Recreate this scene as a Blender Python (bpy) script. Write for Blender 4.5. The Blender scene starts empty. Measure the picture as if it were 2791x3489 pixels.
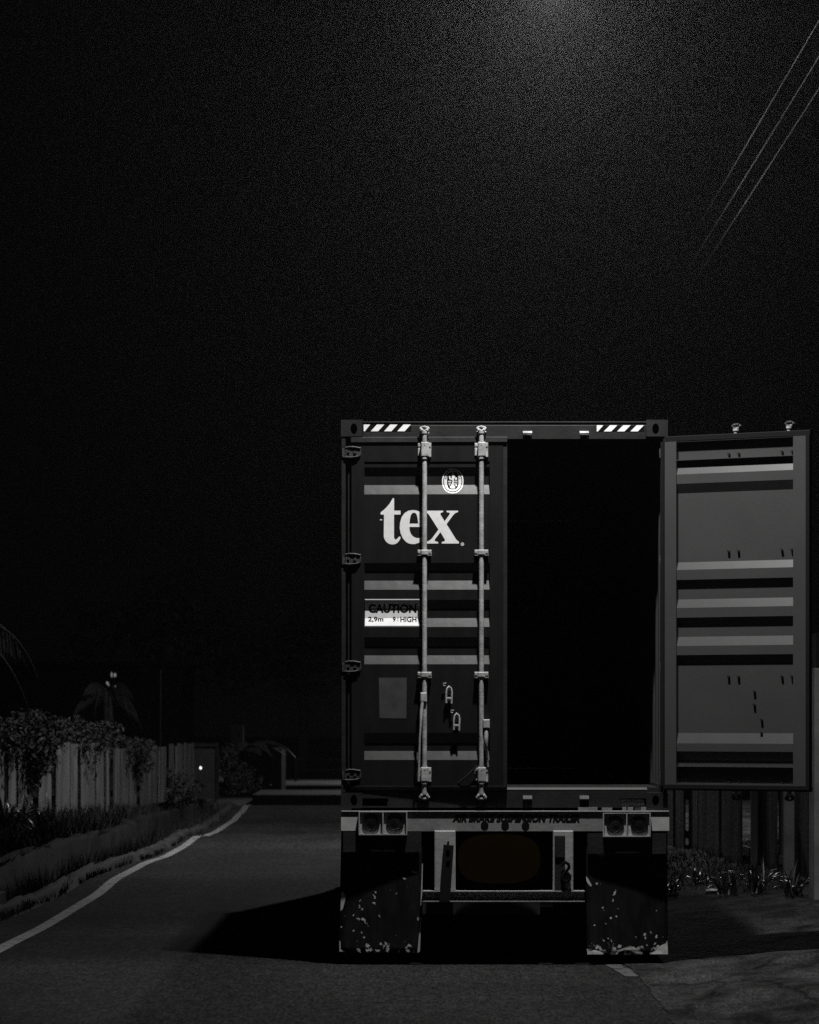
import bpy, bmesh, math, random
from mathutils import Vector, Matrix, noise
from mathutils.geometry import tessellate_polygon
R = math.radians
sc = bpy.context.scene
COL = sc.collection
random.seed(7)

# ------------------------------------------------------------------ measures
CAMZ = 1.88          # eye height
YR = 24.0            # distance of the container's rear face
K = 456.0            # photo pixels per metre at the rear face
def XX(x): return (x - 1395.5) / K
def ZZ(y): return CAMZ - (y - 2430.0) / K
XL = -0.51           # container left side
CW, CH, CL = 2.438, 2.896, 12.19
XR = XL + CW
ZB = 1.173           # container underside
ZT = ZB + CH
XC = (XL + XR) / 2

# ------------------------------------------------------------------ helpers
class MB:
    def __init__(s): s.v = []; s.f = []; s.sm = []
    def add(s, vs, fs, smooth=False):
        b = len(s.v); s.v += [tuple(v) for v in vs]
        for f in fs: s.f.append(tuple(i + b for i in f)); s.sm.append(smooth)
    def box(s, x0, x1, y0, y1, z0, z1):
        if x0 > x1: x0, x1 = x1, x0
        if y0 > y1: y0, y1 = y1, y0
        if z0 > z1: z0, z1 = z1, z0
        vs = [(x0,y0,z0),(x1,y0,z0),(x1,y1,z0),(x0,y1,z0),(x0,y0,z1),(x1,y0,z1),(x1,y1,z1),(x0,y1,z1)]
        s.add(vs, [(0,3,2,1),(4,5,6,7),(0,1,5,4),(1,2,6,5),(2,3,7,6),(3,0,4,7)])
    def bevbox(s, x0, x1, y0, y1, z0, z1, b=.004):
        # box with the four edges of its rear face (low y) chamfered
        vs = [(x0,y0+b,z0),(x1,y0+b,z0),(x1,y0+b,z1),(x0,y0+b,z1),
              (x0+b,y0,z0+b),(x1-b,y0,z0+b),(x1-b,y0,z1-b),(x0+b,y0,z1-b),
              (x0,y1,z0),(x1,y1,z0),(x1,y1,z1),(x0,y1,z1)]
        s.add(vs, [(4,5,6,7),(0,1,5,4),(1,2,6,5),(2,3,7,6),(3,0,4,7),(8,9,1,0),(9,10,2,1),(10,11,3,2),(11,8,0,3),(11,10,9,8)])
    def prism(s, pts, axis, a0, a1):
        # pts: polygon in the other two axes, extruded along axis
        n = len(pts); vs = []
        for a in (a0, a1):
            for p in pts:
                if axis == 'x': vs.append((a, p[0], p[1]))
                elif axis == 'y': vs.append((p[0], a, p[1]))
                else: vs.append((p[0], p[1], a))
        fs = [tuple(range(n)), tuple(range(2*n-1, n-1, -1))]
        for i in range(n): fs.append((i, (i+1) % n, n + (i+1) % n, n + i)[::-1])
        s.add(vs, fs)
    def tube(s, pts, r, n=10, cap=True, radii=None):
        pts = [Vector(p) for p in pts]; m = len(pts); rings = []
        up = None
        for i, p in enumerate(pts):
            d = (pts[min(i+1, m-1)] - pts[max(i-1, 0)])
            if d.length < 1e-9: d = Vector((0,0,1))
            d.normalize()
            if up is None or abs(up.dot(d)) > .98:
                up = Vector((0,0,1)) if abs(d.z) < .9 else Vector((0,1,0))
            a = d.cross(up).normalized(); b = a.cross(d).normalized(); up = b
            rr = radii[i] if radii else r
            rings.append([p + a*math.cos(2*math.pi*k/n)*rr + b*math.sin(2*math.pi*k/n)*rr for k in range(n)])
        vs = [v for g in rings for v in g]; fs = []
        for i in range(m-1):
            for k in range(n):
                fs.append((i*n+k, i*n+(k+1) % n, (i+1)*n+(k+1) % n, (i+1)*n+k))
        s.add(vs, fs, True)
        if cap:
            s.add(rings[0], [tuple(range(n))[::-1]]); s.add(rings[-1], [tuple(range(n))])
    def disc(s, c, r, n=20, axis='y'):
        vs = [(c[0]+r*math.cos(2*math.pi*k/n), c[1], c[2]+r*math.sin(2*math.pi*k/n)) for k in range(n)]
        s.add(vs, [tuple(range(n))])
    def xform(s, fn): s.v = [tuple(fn(*v)) for v in s.v]; return s
    def build(s, name, mat, parent=None, bevel=0):
        me = bpy.data.meshes.new(name); me.from_pydata(s.v, [], s.f)
        me.polygons.foreach_set('use_smooth', s.sm)
        if mat: me.materials.append(mat)
        bm = bmesh.new(); bm.from_mesh(me)
        bmesh.ops.recalc_face_normals(bm, faces=bm.faces)
        bm.to_mesh(me); bm.free(); me.update()
        o = bpy.data.objects.new(name, me); COL.objects.link(o)
        if parent: setpar(o, parent)
        if bevel:
            m = o.modifiers.new('bevel', 'BEVEL'); m.width = bevel; m.segments = 2; m.limit_method = 'ANGLE'; m.angle_limit = R(40)
        return o
def setpar(o, p):
    o.parent = p
    o.matrix_parent_inverse = Matrix()
def world_loc(p):
    v = Vector(p.location)
    while p.parent: p = p.parent; v += p.location
    return v
def tag(o, label=None, cat=None, group=None, kind=None):
    if label: o['label'] = label
    if cat: o['category'] = cat
    if group: o['group'] = group
    if kind: o['kind'] = kind
    return o
def empty(name, loc, label, cat, group=None):
    o = bpy.data.objects.new(name, None); COL.objects.link(o); o.location = loc; o.empty_display_size = .2
    return tag(o, label, cat, group)
def rel(mb, loc):        # world coordinates -> local of an empty standing at loc
    x, y, z = loc
    return mb.xform(lambda a, b, c: (a-x, b-y, c-z))
def polyfill(loops, fn):
    """flat polygon with holes: loops of 2-d points, fn maps 2-d point to 3-d"""
    v3 = [[Vector((p[0], p[1], 0)) for p in l] for l in loops]
    tris = tessellate_polygon(v3)
    flat = [p for l in loops for p in l]
    m = MB(); m.add([fn(*p) for p in flat], [tuple(t) for t in tris]); return m

def join_into(o, mb, mat):
    # surface marks stay inside their part's mesh, with a material slot of their own
    me = o.data; k = len(me.materials); me.materials.append(mat)
    bm = bmesh.new(); bm.from_mesh(me); vs = [bm.verts.new(v) for v in mb.v]
    for f in mb.f:
        try: q = bm.faces.new([vs[i] for i in f]); q.material_index = k
        except ValueError: pass
    bm.to_mesh(me); bm.free(); me.update()
# ------------------------------------------------------------------ materials
def newmat(name):
    m = bpy.data.materials.new(name); m.use_nodes = True
    nt = m.node_tree; b = nt.nodes['Principled BSDF']; return m, nt, b
def mat(name, col, rough=.6, var=.15, scale=8, metal=0, bump=0, bscale=60, spec=.5, rvar=.1, streak=None, emit=None, grain=0.0):
    m, nt, b = newmat(name)
    if isinstance(col, (int, float)): col = (col, col, col)
    tc = nt.nodes.new('ShaderNodeTexCoord')
    mp = nt.nodes.new('ShaderNodeMapping'); nt.links.new(tc.outputs['Object'], mp.inputs[0])
    if streak: mp.inputs['Scale'].default_value = streak
    n = nt.nodes.new('ShaderNodeTexNoise'); n.inputs['Scale'].default_value = scale; n.inputs['Detail'].default_value = 6
    nt.links.new(mp.outputs[0], n.inputs['Vector'])
    mr = nt.nodes.new('ShaderNodeMapRange'); nt.links.new(n.outputs[0], mr.inputs[0])
    mr.inputs[1].default_value = .3; mr.inputs[2].default_value = .7
    mr.inputs[3].default_value = 1-var; mr.inputs[4].default_value = 1+var
    out = mr.outputs[0]
    if grain:
        g = nt.nodes.new('ShaderNodeTexNoise'); g.inputs['Scale'].default_value = 350; g.inputs['Detail'].default_value = 2
        nt.links.new(tc.outputs['Object'], g.inputs['Vector'])
        gr = nt.nodes.new('ShaderNodeMapRange'); gr.inputs[1].default_value = .3; gr.inputs[2].default_value = .7
        gr.inputs[3].default_value = 1-grain; gr.inputs[4].default_value = 1+grain
        nt.links.new(g.outputs[0], gr.inputs[0])
        mu = nt.nodes.new('ShaderNodeMath'); mu.operation = 'MULTIPLY'
        nt.links.new(out, mu.inputs[0]); nt.links.new(gr.outputs[0], mu.inputs[1]); out = mu.outputs[0]
    mx = nt.nodes.new('ShaderNodeVectorMath'); mx.operation = 'SCALE'
    mx.inputs[0].default_value = col; nt.links.new(out, mx.inputs['Scale'])
    nt.links.new(mx.outputs[0], b.inputs['Base Color'])
    rr = nt.nodes.new('ShaderNodeMapRange'); nt.links.new(n.outputs[0], rr.inputs[0])
    rr.inputs[1].default_value = .3; rr.inputs[2].default_value = .7
    rr.inputs[3].default_value = rough-rvar; rr.inputs[4].default_value = min(1, rough+rvar)
    nt.links.new(rr.outputs[0], b.inputs['Roughness'])
    b.inputs['Metallic'].default_value = metal
    b.inputs['Specular IOR Level'].default_value = spec
    if bump:
        n2 = nt.nodes.new('ShaderNodeTexNoise'); n2.inputs['Scale'].default_value = bscale; n2.inputs['Detail'].default_value = 5
        nt.links.new(tc.outputs['Object'], n2.inputs['Vector'])
        bp = nt.nodes.new('ShaderNodeBump'); bp.inputs['Strength'].default_value = bump; bp.inputs['Distance'].default_value = .01
        nt.links.new(n2.outputs[0], bp.inputs['Height']); nt.links.new(bp.outputs[0], b.inputs['Normal'])
    if emit:
        b.inputs['Emission Color'].default_value = (1, 1, 1, 1); b.inputs['Emission Strength'].default_value = emit
    return m
M = {}
M['paint'] = mat('container_paint', .0055, .36, .16, 5, bump=.07, bscale=14, spec=1.0, rvar=.015, streak=(2.5, 2.5, .5), grain=.35)
M['frame'] = mat('frame_paint', .0145, .55, .2, 6, spec=.35, bump=.15, bscale=40, rvar=.05, grain=.5)
M['inner'] = mat('inner_paint', .058, .42, .05, 3, bump=.04, bscale=14, spec=.42, rvar=.01, grain=.25)
M['metal'] = mat('galvanised_steel', .36, .55, .3, 14, metal=.0, bump=.2, bscale=60, grain=.3)
M['hinge'] = mat('hinge_steel', .04, .5, .3, 40, bump=.4, bscale=80)
M['rubber'] = mat('rubber', .008, .9, .2, 10, spec=.15)
M['white'] = mat('white_decal', .86, .6, .06, 20, grain=.08)
M['ring'] = mat('emblem_white', .9, .55, .06, 20)
M['black'] = mat('black_decal', .004, .9, .1, 20, spec=.1)
M['stripe'] = mat('hazard_white', .92, .5, .05, 20)
M['placard'] = mat('worn_placard', .042, .7, .25, 9, grain=.3)
M['beam'] = mat('beam_paint', .20, .6, .18, 5, bump=.2, bscale=30, grain=.3)
M['beamlight'] = mat('post_paint', .33, .6, .15, 6, bump=.2, bscale=30, grain=.3)
M['reflect'] = mat('reflective_tape', .42, .5, .12, 12, grain=.2)
M['chassis'] = mat('chassis_black', .016, .8, .3, 6, spec=.2, bump=.3)
M['tyre'] = mat('tyre_rubber', .02, .8, .2, 10)
M['lens'] = mat('lamp_lens', .008, .3, .3, 30, bump=.5, bscale=90, spec=.5)
M['concrete'] = mat('concrete', .034, .85, .6, 4.0, spec=.08, bump=.9, bscale=18, grain=.3)
M['drain'] = mat('mossy_concrete', .010, .9, .5, 2.5, spec=.08, bump=.8, bscale=12, grain=.3)
M['pillar'] = mat('pale_concrete', .17, .85, .3, 3, spec=.08, bump=.4, bscale=18, grain=.3)
M['board'] = mat('weathered_boards', .085, .85, .4, 2.2, spec=.08, bump=.5, bscale=20, streak=(2, 2, .35), grain=.3)
M['board2'] = mat('old_fence_panels', .06, .85, .6, 3.0, spec=.08, bump=.5, bscale=20, streak=(2.5, 2.5, .3), grain=.3)
M['leaf'] = mat('leaf', .024, .7, .6, 3, spec=.12)
M['palmleaf'] = mat('palm_leaf', .015, .7, .4, 5, spec=.1)
M['leafshine'] = mat('glossy_leaf', .02, .36, .5, 5, spec=.42)
M['bark'] = mat('bark', .016, .9, .4, 8, spec=.08, bump=.6)
M['grass'] = mat('grass_blade', .026, .8, .5, 1.5, spec=.08)
M['soil'] = mat('soil', .012, .95, .5, 2, spec=.08, bump=.8, bscale=10, grain=.4)
M['mud'] = mat('near_black', .003, .95, .4, 2, spec=.02)  # near-black: painted shade of the far road's dips, also the garden wall
M['cable'] = mat('cable_black', .024, .7, .2, 4, spec=.2)
M['housewall'] = mat('house_wall', .004, .9, .3, 1, spec=.05)
M['lamp_on'] = mat('lamp_glow', .8, .5, 0, 1, emit=25)
M['litwin'] = mat('lit_window', .5, .5, 0, 1, emit=.16)
M['spot_on'] = mat('gate_lamp_glow', .8, .5, 0, 1, emit=1.4)
M['litter'] = mat('crumpled_plastic', .75, .25, .2, 20)

def asphalt():
    m, nt, b = newmat('asphalt')
    N = nt.nodes.new; L = nt.links.new
    tc = N('ShaderNodeTexCoord')
    def noise_(s, d=6, sc3=None):
        n = N('ShaderNodeTexNoise'); n.inputs['Scale'].default_value = s; n.inputs['Detail'].default_value = d
        if sc3:
            mp = N('ShaderNodeMapping'); mp.inputs['Scale'].default_value = sc3; L(tc.outputs['Object'], mp.inputs[0]); L(mp.outputs[0], n.inputs['Vector'])
        else: L(tc.outputs['Object'], n.inputs['Vector'])
        return n.outputs[0]
    def rng(src, a, b_, lo=.3, hi=.7):
        r = N('ShaderNodeMapRange'); r.inputs[1].default_value = lo; r.inputs[2].default_value = hi
        r.inputs[3].default_value = a; r.inputs[4].default_value = b_; L(src, r.inputs[0]); return r.outputs[0]
    def mul(a, c):
        q = N('ShaderNodeMath'); q.operation = 'MULTIPLY'; L(a, q.inputs[0]); L(c, q.inputs[1]); return q.outputs[0]
    v = mul(mul(rng(noise_(1.1, 6, (1, .28, 1)), .8, 1.2), mul(rng(noise_(46, 4, (1, .16, 1)), .45, 1.55), rng(noise_(14, 4, (1, .22, 1)), .72, 1.28))), mul(rng(noise_(.35, 3, (1, .4, 1)), .85, 1.15), rng(noise_(1, 3, (.06, .33, 1)), .72, 1.28)))  # last noise paints bands across the road for lit and shaded slopes
    sm = N('ShaderNodeVectorMath'); sm.operation = 'SCALE'; sm.inputs[0].default_value = (.0215,)*3; L(v, sm.inputs['Scale'])
    L(sm.outputs[0], b.inputs['Base Color']); b.inputs['Roughness'].default_value = .85
    b.inputs['Specular IOR Level'].default_value = .03
    bp = N('ShaderNodeBump'); bp.inputs['Strength'].default_value = .5; bp.inputs['Distance'].default_value = .006
    L(noise_(140, 4), bp.inputs['Height']); L(bp.outputs[0], b.inputs['Normal'])
    return m
M['asphalt'] = asphalt()

def verge():
    m, nt, b = newmat('cracked_verge')
    N = nt.nodes.new; L = nt.links.new
    tc = N('ShaderNodeTexCoord')
    mp = N('ShaderNodeMapping'); mp.inputs['Scale'].default_value = (1, .45, 1); L(tc.outputs['Object'], mp.inputs[0])
    nz = N('ShaderNodeTexNoise'); nz.inputs['Scale'].default_value = 2.2; nz.inputs['Detail'].default_value = 8; nz.inputs['Roughness'].default_value = .62; L(mp.outputs[0], nz.inputs['Vector'])
    r1 = N('ShaderNodeMapRange'); r1.inputs[1].default_value = .38; r1.inputs[2].default_value = .62; r1.inputs[3].default_value = .35; r1.inputs[4].default_value = 2.0; L(nz.outputs[0], r1.inputs[0])
    # distorted crack lines
    nd = N('ShaderNodeTexNoise'); nd.inputs['Scale'].default_value = 2.2; nd.inputs['Detail'].default_value = 5; L(mp.outputs[0], nd.inputs['Vector'])
    md = N('ShaderNodeMix'); md.data_type = 'VECTOR'; md.inputs[0].default_value = .35; L(mp.outputs[0], md.inputs[4]); L(nd.outputs['Color'], md.inputs[5])
    vo = N('ShaderNodeTexVoronoi'); vo.feature = 'DISTANCE_TO_EDGE'; vo.inputs['Scale'].default_value = 1.3; L(md.outputs[1], vo.inputs['Vector'])
    r2 = N('ShaderNodeMapRange'); r2.inputs[1].default_value = .0; r2.inputs[2].default_value = .045; r2.inputs[3].default_value = .35; r2.inputs[4].default_value = 1; L(vo.outputs['Distance'], r2.inputs[0])
    # cracks only in places
    nm = N('ShaderNodeTexNoise'); nm.inputs['Scale'].default_value = .9; L(tc.outputs['Object'], nm.inputs['Vector'])
    r3 = N('ShaderNodeMapRange'); r3.inputs[1].default_value = .42; r3.inputs[2].default_value = .5; L(nm.outputs[0], r3.inputs[0])
    mc = N('ShaderNodeMix'); mc.inputs[2].default_value = 1; L(r3.outputs[0], mc.inputs[0]); L(r2.outputs[0], mc.inputs[3])
    g = N('ShaderNodeTexNoise'); g.inputs['Scale'].default_value = 40; mg = N('ShaderNodeMapping'); mg.inputs['Scale'].default_value = (1, .2, 1); L(tc.outputs['Object'], mg.inputs[0]); L(mg.outputs[0], g.inputs['Vector'])
    rg = N('ShaderNodeMapRange'); rg.inputs[1].default_value = .3; rg.inputs[2].default_value = .7; rg.inputs[3].default_value = .65; rg.inputs[4].default_value = 1.35; L(g.outputs[0], rg.inputs[0])
    def mul(a, c):
        q = N('ShaderNodeMath'); q.operation = 'MULTIPLY'; L(a, q.inputs[0]); L(c, q.inputs[1]); return q.outputs[0]
    v = mul(mul(r1.outputs[0], mc.outputs[0]), rg.outputs[0])
    s = N('ShaderNodeVectorMath'); s.operation = 'SCALE'; s.inputs[0].default_value = (.036,)*3; L(v, s.inputs['Scale'])
    L(s.outputs[0], b.inputs['Base Color']); b.inputs['Roughness'].default_value = .9; b.inputs['Specular IOR Level'].default_value = .02
    bp = N('ShaderNodeBump'); bp.inputs['Strength'].default_value = .9; bp.inputs['Distance'].default_value = .05
    L(v, bp.inputs['Height']); L(bp.outputs[0], b.inputs['Normal'])
    return m
M['verge'] = verge()

def wornpaint(name, col, under, thr, scale, edge=None):
    """paint worn through to what is under it. edge=(z0,z1): the wear gathers towards the bottom edge of a flap"""
    m, nt, b = newmat(name); N = nt.nodes.new; L = nt.links.new
    tc = N('ShaderNodeTexCoord')
    n = N('ShaderNodeTexNoise'); n.inputs['Scale'].default_value = scale; n.inputs['Detail'].default_value = 7; n.inputs['Roughness'].default_value = .6
    L(tc.outputs['Object'], n.inputs['Vector'])
    src = n.outputs[0]
    if edge:
        sx = N('ShaderNodeSeparateXYZ'); L(tc.outputs['Object'], sx.inputs[0])
        e = N('ShaderNodeMapRange'); e.inputs[1].default_value = edge[0]; e.inputs[2].default_value = edge[1]; e.inputs[3].default_value = edge[2]; e.inputs[4].default_value = 0; L(sx.outputs[2], e.inputs[0])
        a = N('ShaderNodeMath'); a.operation = 'ADD'; L(src, a.inputs[0]); L(e.outputs[0], a.inputs[1]); src = a.outputs[0]
    r = N('ShaderNodeMapRange'); r.inputs[1].default_value = thr-.015; r.inputs[2].default_value = thr+.015; L(src, r.inputs[0])
    mx = N('ShaderNodeMix'); mx.data_type = 'RGBA'; L(r.outputs[0], mx.inputs[0])
    vn = N('ShaderNodeTexNoise'); vn.inputs['Scale'].default_value = 5; vn.inputs['Detail'].default_value = 8; vn.inputs['Roughness'].default_value = .7
    vm = N('ShaderNodeMapping'); vm.inputs['Scale'].default_value = (2.5, 1, .8); L(tc.outputs['Object'], vm.inputs[0]); L(vm.outputs[0], vn.inputs['Vector'])
    vr = N('ShaderNodeMapRange'); vr.inputs[1].default_value = .35; vr.inputs[2].default_value = .65; vr.inputs[3].default_value = .25*under; vr.inputs[4].default_value = 1.9*under; L(vn.outputs[0], vr.inputs[0])
    L(vr.outputs[0], mx.inputs[6]); mx.inputs[7].default_value = (col,)*3+(1,)
    L(mx.outputs[2], b.inputs['Base Color']); b.inputs['Roughness'].default_value = .8; b.inputs['Specular IOR Level'].default_value = .15
    return m
M['line'] = wornpaint('line_paint', .21, .07, .42, 9)
M['linefaint'] = wornpaint('faded_line_paint', .085, .03, .45, 6)
M['flap'] = wornpaint('mud_flap_rubber', .5, .0065, .69, 24, edge=(.092, .20, .12))
M['flap2'] = wornpaint('mud_flap_rubber_worn', .5, .0065, .68, 20, edge=(.092, .18, .18))

# ------------------------------------------------------------------ camera
cam = bpy.data.cameras.new('camera'); co = bpy.data.objects.new('camera', cam); COL.objects.link(co)
co.location = (0, 0, CAMZ); co.rotation_euler = (R(90), 0, 0)
cam.sensor_fit = 'VERTICAL'; cam.sensor_height = 24; cam.sensor_width = 24*2791/3489
cam.lens = K*YR/3489*24
cam.shift_y = (2430-1744.5)/3489
cam.clip_start = .5; cam.clip_end = 900
cam.dof.use_dof = True; cam.dof.focus_distance = 23.9; cam.dof.aperture_fstop = 3.2
sc.camera = co

# ------------------------------------------------------------------ the container
CLOC = (XC, YR, ZB)
cont = empty('shipping_container', CLOC, 'dark high-cube shipping container lettered tex, its right rear door swung open, on the trailer', 'shipping container')
def cpart(name, mb, m, bevel=0): return rel(mb, CLOC).build(name, M[m], cont, bevel)

# corner castings with an oval hole in the rear face
def casting(x0, x1, z0, z1, y0, y1, hole):
    mb = MB(); yf = y0
    cx, cz = hole; n = 24
    rect = []
    for k in range(n):
        a = 2*math.pi*k/n; dx, dz = math.cos(a), math.sin(a)
        t = min((x1-cx)/dx if dx > 1e-9 else (x0-cx)/dx if dx < -1e-9 else 9, (z1-cz)/dz if dz > 1e-9 else (z0-cz)/dz if dz < -1e-9 else 9)
        rect.append((cx+dx*t, cz+dz*t))
    # pull nearest samples on to the true corners
    for c in ((x0, z0), (x1, z0), (x1, z1), (x0, z1)):
        i = min(range(n), key=lambda k: (rect[k][0]-c[0])**2+(rect[k][1]-c[1])**2); rect[i] = c
    ell = [(cx+.0255*math.cos(2*math.pi*k/n), cz+.040*math.sin(2*math.pi*k/n)) for k in range(n)]
    vs = [(p[0], yf, p[1]) for p in rect] + [(p[0], yf, p[1]) for p in ell] + [(p[0], yf+.02, p[1]) for p in ell] + [(p[0], yf+.09, p[1]) for p in ell] + [(p[0], y1, p[1]) for p in rect]
    fs = []
    for k in range(n):
        j = (k+1) % n
        fs += [(k, j, n+j, n+k), (n+k, n+j, 2*n+j, 2*n+k), (2*n+k, 2*n+j, 3*n+j, 3*n+k), (k, j, 4*n+j, 4*n+k)]
    fs += [tuple(range(3*n, 4*n)), tuple(range(4*n, 5*n))]
    mb.add(vs, fs); return mb
for (x0, x1, hx) in ((XL-.002, XX(1235), XX(1206)), (XX(2202), XR+.002, XX(2234))):
    cpart('corner_casting', casting(x0, x1, ZZ(1487), ZT+.003, YR-.006, YR+.172, (hx, ZZ(1461))), 'frame')
    cpart('corner_casting', casting(x0, x1, ZB-.003, ZZ(2701), YR-.006, YR+.172, (hx, ZZ(2727))), 'frame')
    for (z0, z1) in ((ZZ(1487), ZT+.003), (ZB-.003, ZZ(2701))):
        b = MB(); b.box(x0, x1, YR+CL-.172, YR+CL+.006, z0, z1); cpart('corner_casting', b, 'frame')
# rear frame
b = MB()
b.bevbox(XX(1235)+.001, XX(2202)-.001, YR, YR+.06, ZZ(1497), ZZ(1448), .004)
b.box(XX(1235)+.001, XX(2202)-.001, YR+.012, YR+.09, ZZ(1447.7), ZZ(1441))
b.bevbox(XX(1235)+.001, XX(2202)-.001, YR-.001, YR+.1, ZZ(1440.7), ZZ(1436), .0015)
cpart('door_header', b, 'frame')
for s, xo in ((1, XL), (-1, XR)):
    b = MB()
    b.bevbox(min(xo, xo+s*.032), max(xo, xo+s*.032), YR+.001, YR+.10, ZZ(2700), ZZ(1488), .003)
    b.box(min(xo+s*.033, xo+s*.046), max(xo+s*.033, xo+s*.046), YR+.055, YR+.12, ZZ(2700), ZZ(1488))
    cpart('corner_post', b, 'frame')
b = MB()
zs0 = ZZ(2751)
x0, x1 = XX(1235)+.001, XX(2202)-.001
pk = [(XX(1239), XX(1320)), (XX(2117), XX(2200))]
b.box(x0, x1, YR+.004, YR+.12, ZZ(2720), ZZ(2691))            # face above the pockets
b.box(pk[0][1], pk[1][0], YR+.004, YR+.12, ZB+.001, ZZ(2720)-.001)
b.box(x0, pk[0][1]-.001, YR+.004, YR+.12, ZB+.001, ZZ(2746)); b.box(pk[1][0]+.001, x1, YR+.004, YR+.12, ZB+.001, ZZ(2747))
b.box(XX(1236), XX(1325), YR-.003, YR+.003, ZZ(2720), ZZ(2717)); b.box(XX(2112), XX(2200), YR-.003, YR+.003, ZZ(2720), ZZ(2717))
cpart('door_sill', b, 'frame')
b = MB(); b.prism([(YR+.002, ZZ(2690.5)), (YR+.02, ZZ(2684)), (YR+.16, ZZ(2683)), (YR+.16, ZZ(2690.5))], 'x', XX(1232), XX(2205)); cpart('threshold_plate', b, 'inner')
# lashing keepers for the lock rods
def keeper(xc, z0, z1, top):
    b = MB(); d = -.03; zc = (z0+z1)/2
    b.box(xc-.033, xc-.02, YR+d, YR, z0, z1); b.box(xc+.02, xc+.033, YR+d, YR, z0, z1)
    b.prism([(YR-.045, zc), (YR-.05, zc+.015), (YR-.032, z1+.006), (YR, z1+.01), (YR, zc+.012), (YR-.02, zc)], 'x', xc-.034, xc+.034)
    return b
for xp in (1447, 1640.5, 1797, 1990):
    for (ya, yb) in ((1494, 1464), (2744, 2704)):
        cpart('rod_keeper', keeper(XX(xp), ZZ(ya), ZZ(yb)-.02, 1), 'metal' if ya < 2000 else 'frame')
# hazard stripes on the header
def stripes(x0, x1, y0, y1):
    w = MB(); k = MB(); zt, zb = ZZ(y0), ZZ(y1); yy = YR-.0015
    k.add([(XX(x0), yy, zb), (XX(x1), yy, zb), (XX(x1), yy, zt), (XX(x0), yy, zt)], [(0,1,2,3)])
    y2 = yy-.0015; per = (x1-x0)/3.57
    w.add([(XX(x0), y2, zb), (XX(x0+4), y2, zb), (XX(x0+per*.49), y2, zt), (XX(x0), y2, zt)], [(0,1,2,3)])
    for i in range(3):
        a = x0+24+i*per
        w.add([(XX(a), y2, zb), (XX(a+25), y2, zb), (XX(a+46), y2, zt), (XX(a+21), y2, zt)], [(0,1,2,3)])
    return w, k
for (a, c, y0, y1) in ((1239.5, 1401, 1446.5, 1469.5), (2033.5, 2195, 1449, 1470)):
    w, k = stripes(a, c, y0, y1)
    p = cpart('hazard_stripe', k, 'black'); join_into(p, rel(w, CLOC), M['stripe'])
# box: corrugated walls, roof, floor, front wall
def corrug(y0, y1, d=.036, per=.278):
    pts = []; y = y0
    while y < y1-per:
        pts += [(y, 0), (y+.072, 0), (y+.140, d), (y+.210, d)]; y += per
    pts.append((y1, 0)); return pts
for s, xo in ((1, XL), (-1, XR)):
    b = MB(); pr = corrug(YR+.121, YR+CL-.18); n = len(pr); vs = []
    for (yy, d) in pr: vs += [(xo+s*(.006+d), yy, ZB+.17), (xo+s*(.006+d), yy, ZT-.07)]
    fs = [(2*i, 2*i+2, 2*i+3, 2*i+1) for i in range(n-1)]
    b.add(vs, fs)
    ln = MB(); vs = []
    for (yy, d) in pr: vs += [(xo+s*(.009+d), yy, ZB+.17), (xo+s*(.009+d), yy, ZT-.07)]
    ln.add(vs, fs)
    b.box(xo, xo+s*.06, YR+.175, YR+CL-.175, ZT-.07, ZT-.005); b.box(xo, xo+s*.05, YR+.175, YR+CL-.175, ZB+.01, ZB+.17)
    o = cpart('side_wall', b, 'paint'); join_into(o, rel(ln, CLOC), M['inner'])
b = MB(); b.box(XL+.061, XR-.061, YR+.101, YR+CL-.1, ZT-.03, ZT-.024); cpart('roof_panel', b, 'paint')
b = MB(); b.box(XL+.052, XR-.052, YR+.161, YR+CL-.1, ZB+.10, ZB+.149); cpart('floor_deck', b, 'chassis')
b = MB(); b.box(XL+.02, XR-.02, YR+CL-.09, YR+CL-.02, ZB+.01, ZT-.031); cpart('front_wall', b, 'paint')

# ------------------------------------------------------------------ doors (built in u, t, z: u from the pin, t inwards, z world)
DT, DB = ZZ(1508), ZZ(2676)
GR = [(1592,1620,1652,1684),(1918,1944,1978,2009),(2044,2073,2106,2136),(2171,2202,2233,2263),(2497,2532,2559,2589)]
TO, TI = .008, .0358
prof = [(ZZ(1573.5), TO)]
for g in GR: prof += [(ZZ(g[0]), TO), (ZZ(g[1]), TI), (ZZ(g[2]), TI), (ZZ(g[3]), TO)]
prof.append((ZZ(2608), TO))
def tprof(z):
    if z >= prof[0][0] or z <= prof[-1][0]: return 0.0
    for (a, ta), (c, tc_) in zip(prof, prof[1:]):
        if c <= z <= a: return ta + (tc_-ta)*(a-z)/(a-c) if a > c else ta
    return TO
U0, U1, U2, U3 = .040, .135, 1.072, 1.172
class Door:
    def __init__(s, hx, side, ang):
        s.hx, s.side, s.a = hx, side, R(ang)      # side +1: hinge on the left
        s.hy = YR+.006
        s.root = None
    def W(s, u, t, z):
        # closed: x = hx + side*u ; rotate outwards (towards -y) by ang about the pin
        x, y = s.side*u, t
        a = -s.a*s.side
        return (s.hx + x*math.cos(a) - y*math.sin(a), s.hy + x*math.sin(a) + y*math.cos(a), z)
    def part(s, name, mb, m, parent=None, bevel=0, mapped=True):
        if mapped: mb.xform(lambda u, t, z: s.W(u, t, z))
        return rel(mb, CLOC).build(name, M[m], parent or s.root, bevel)
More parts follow.
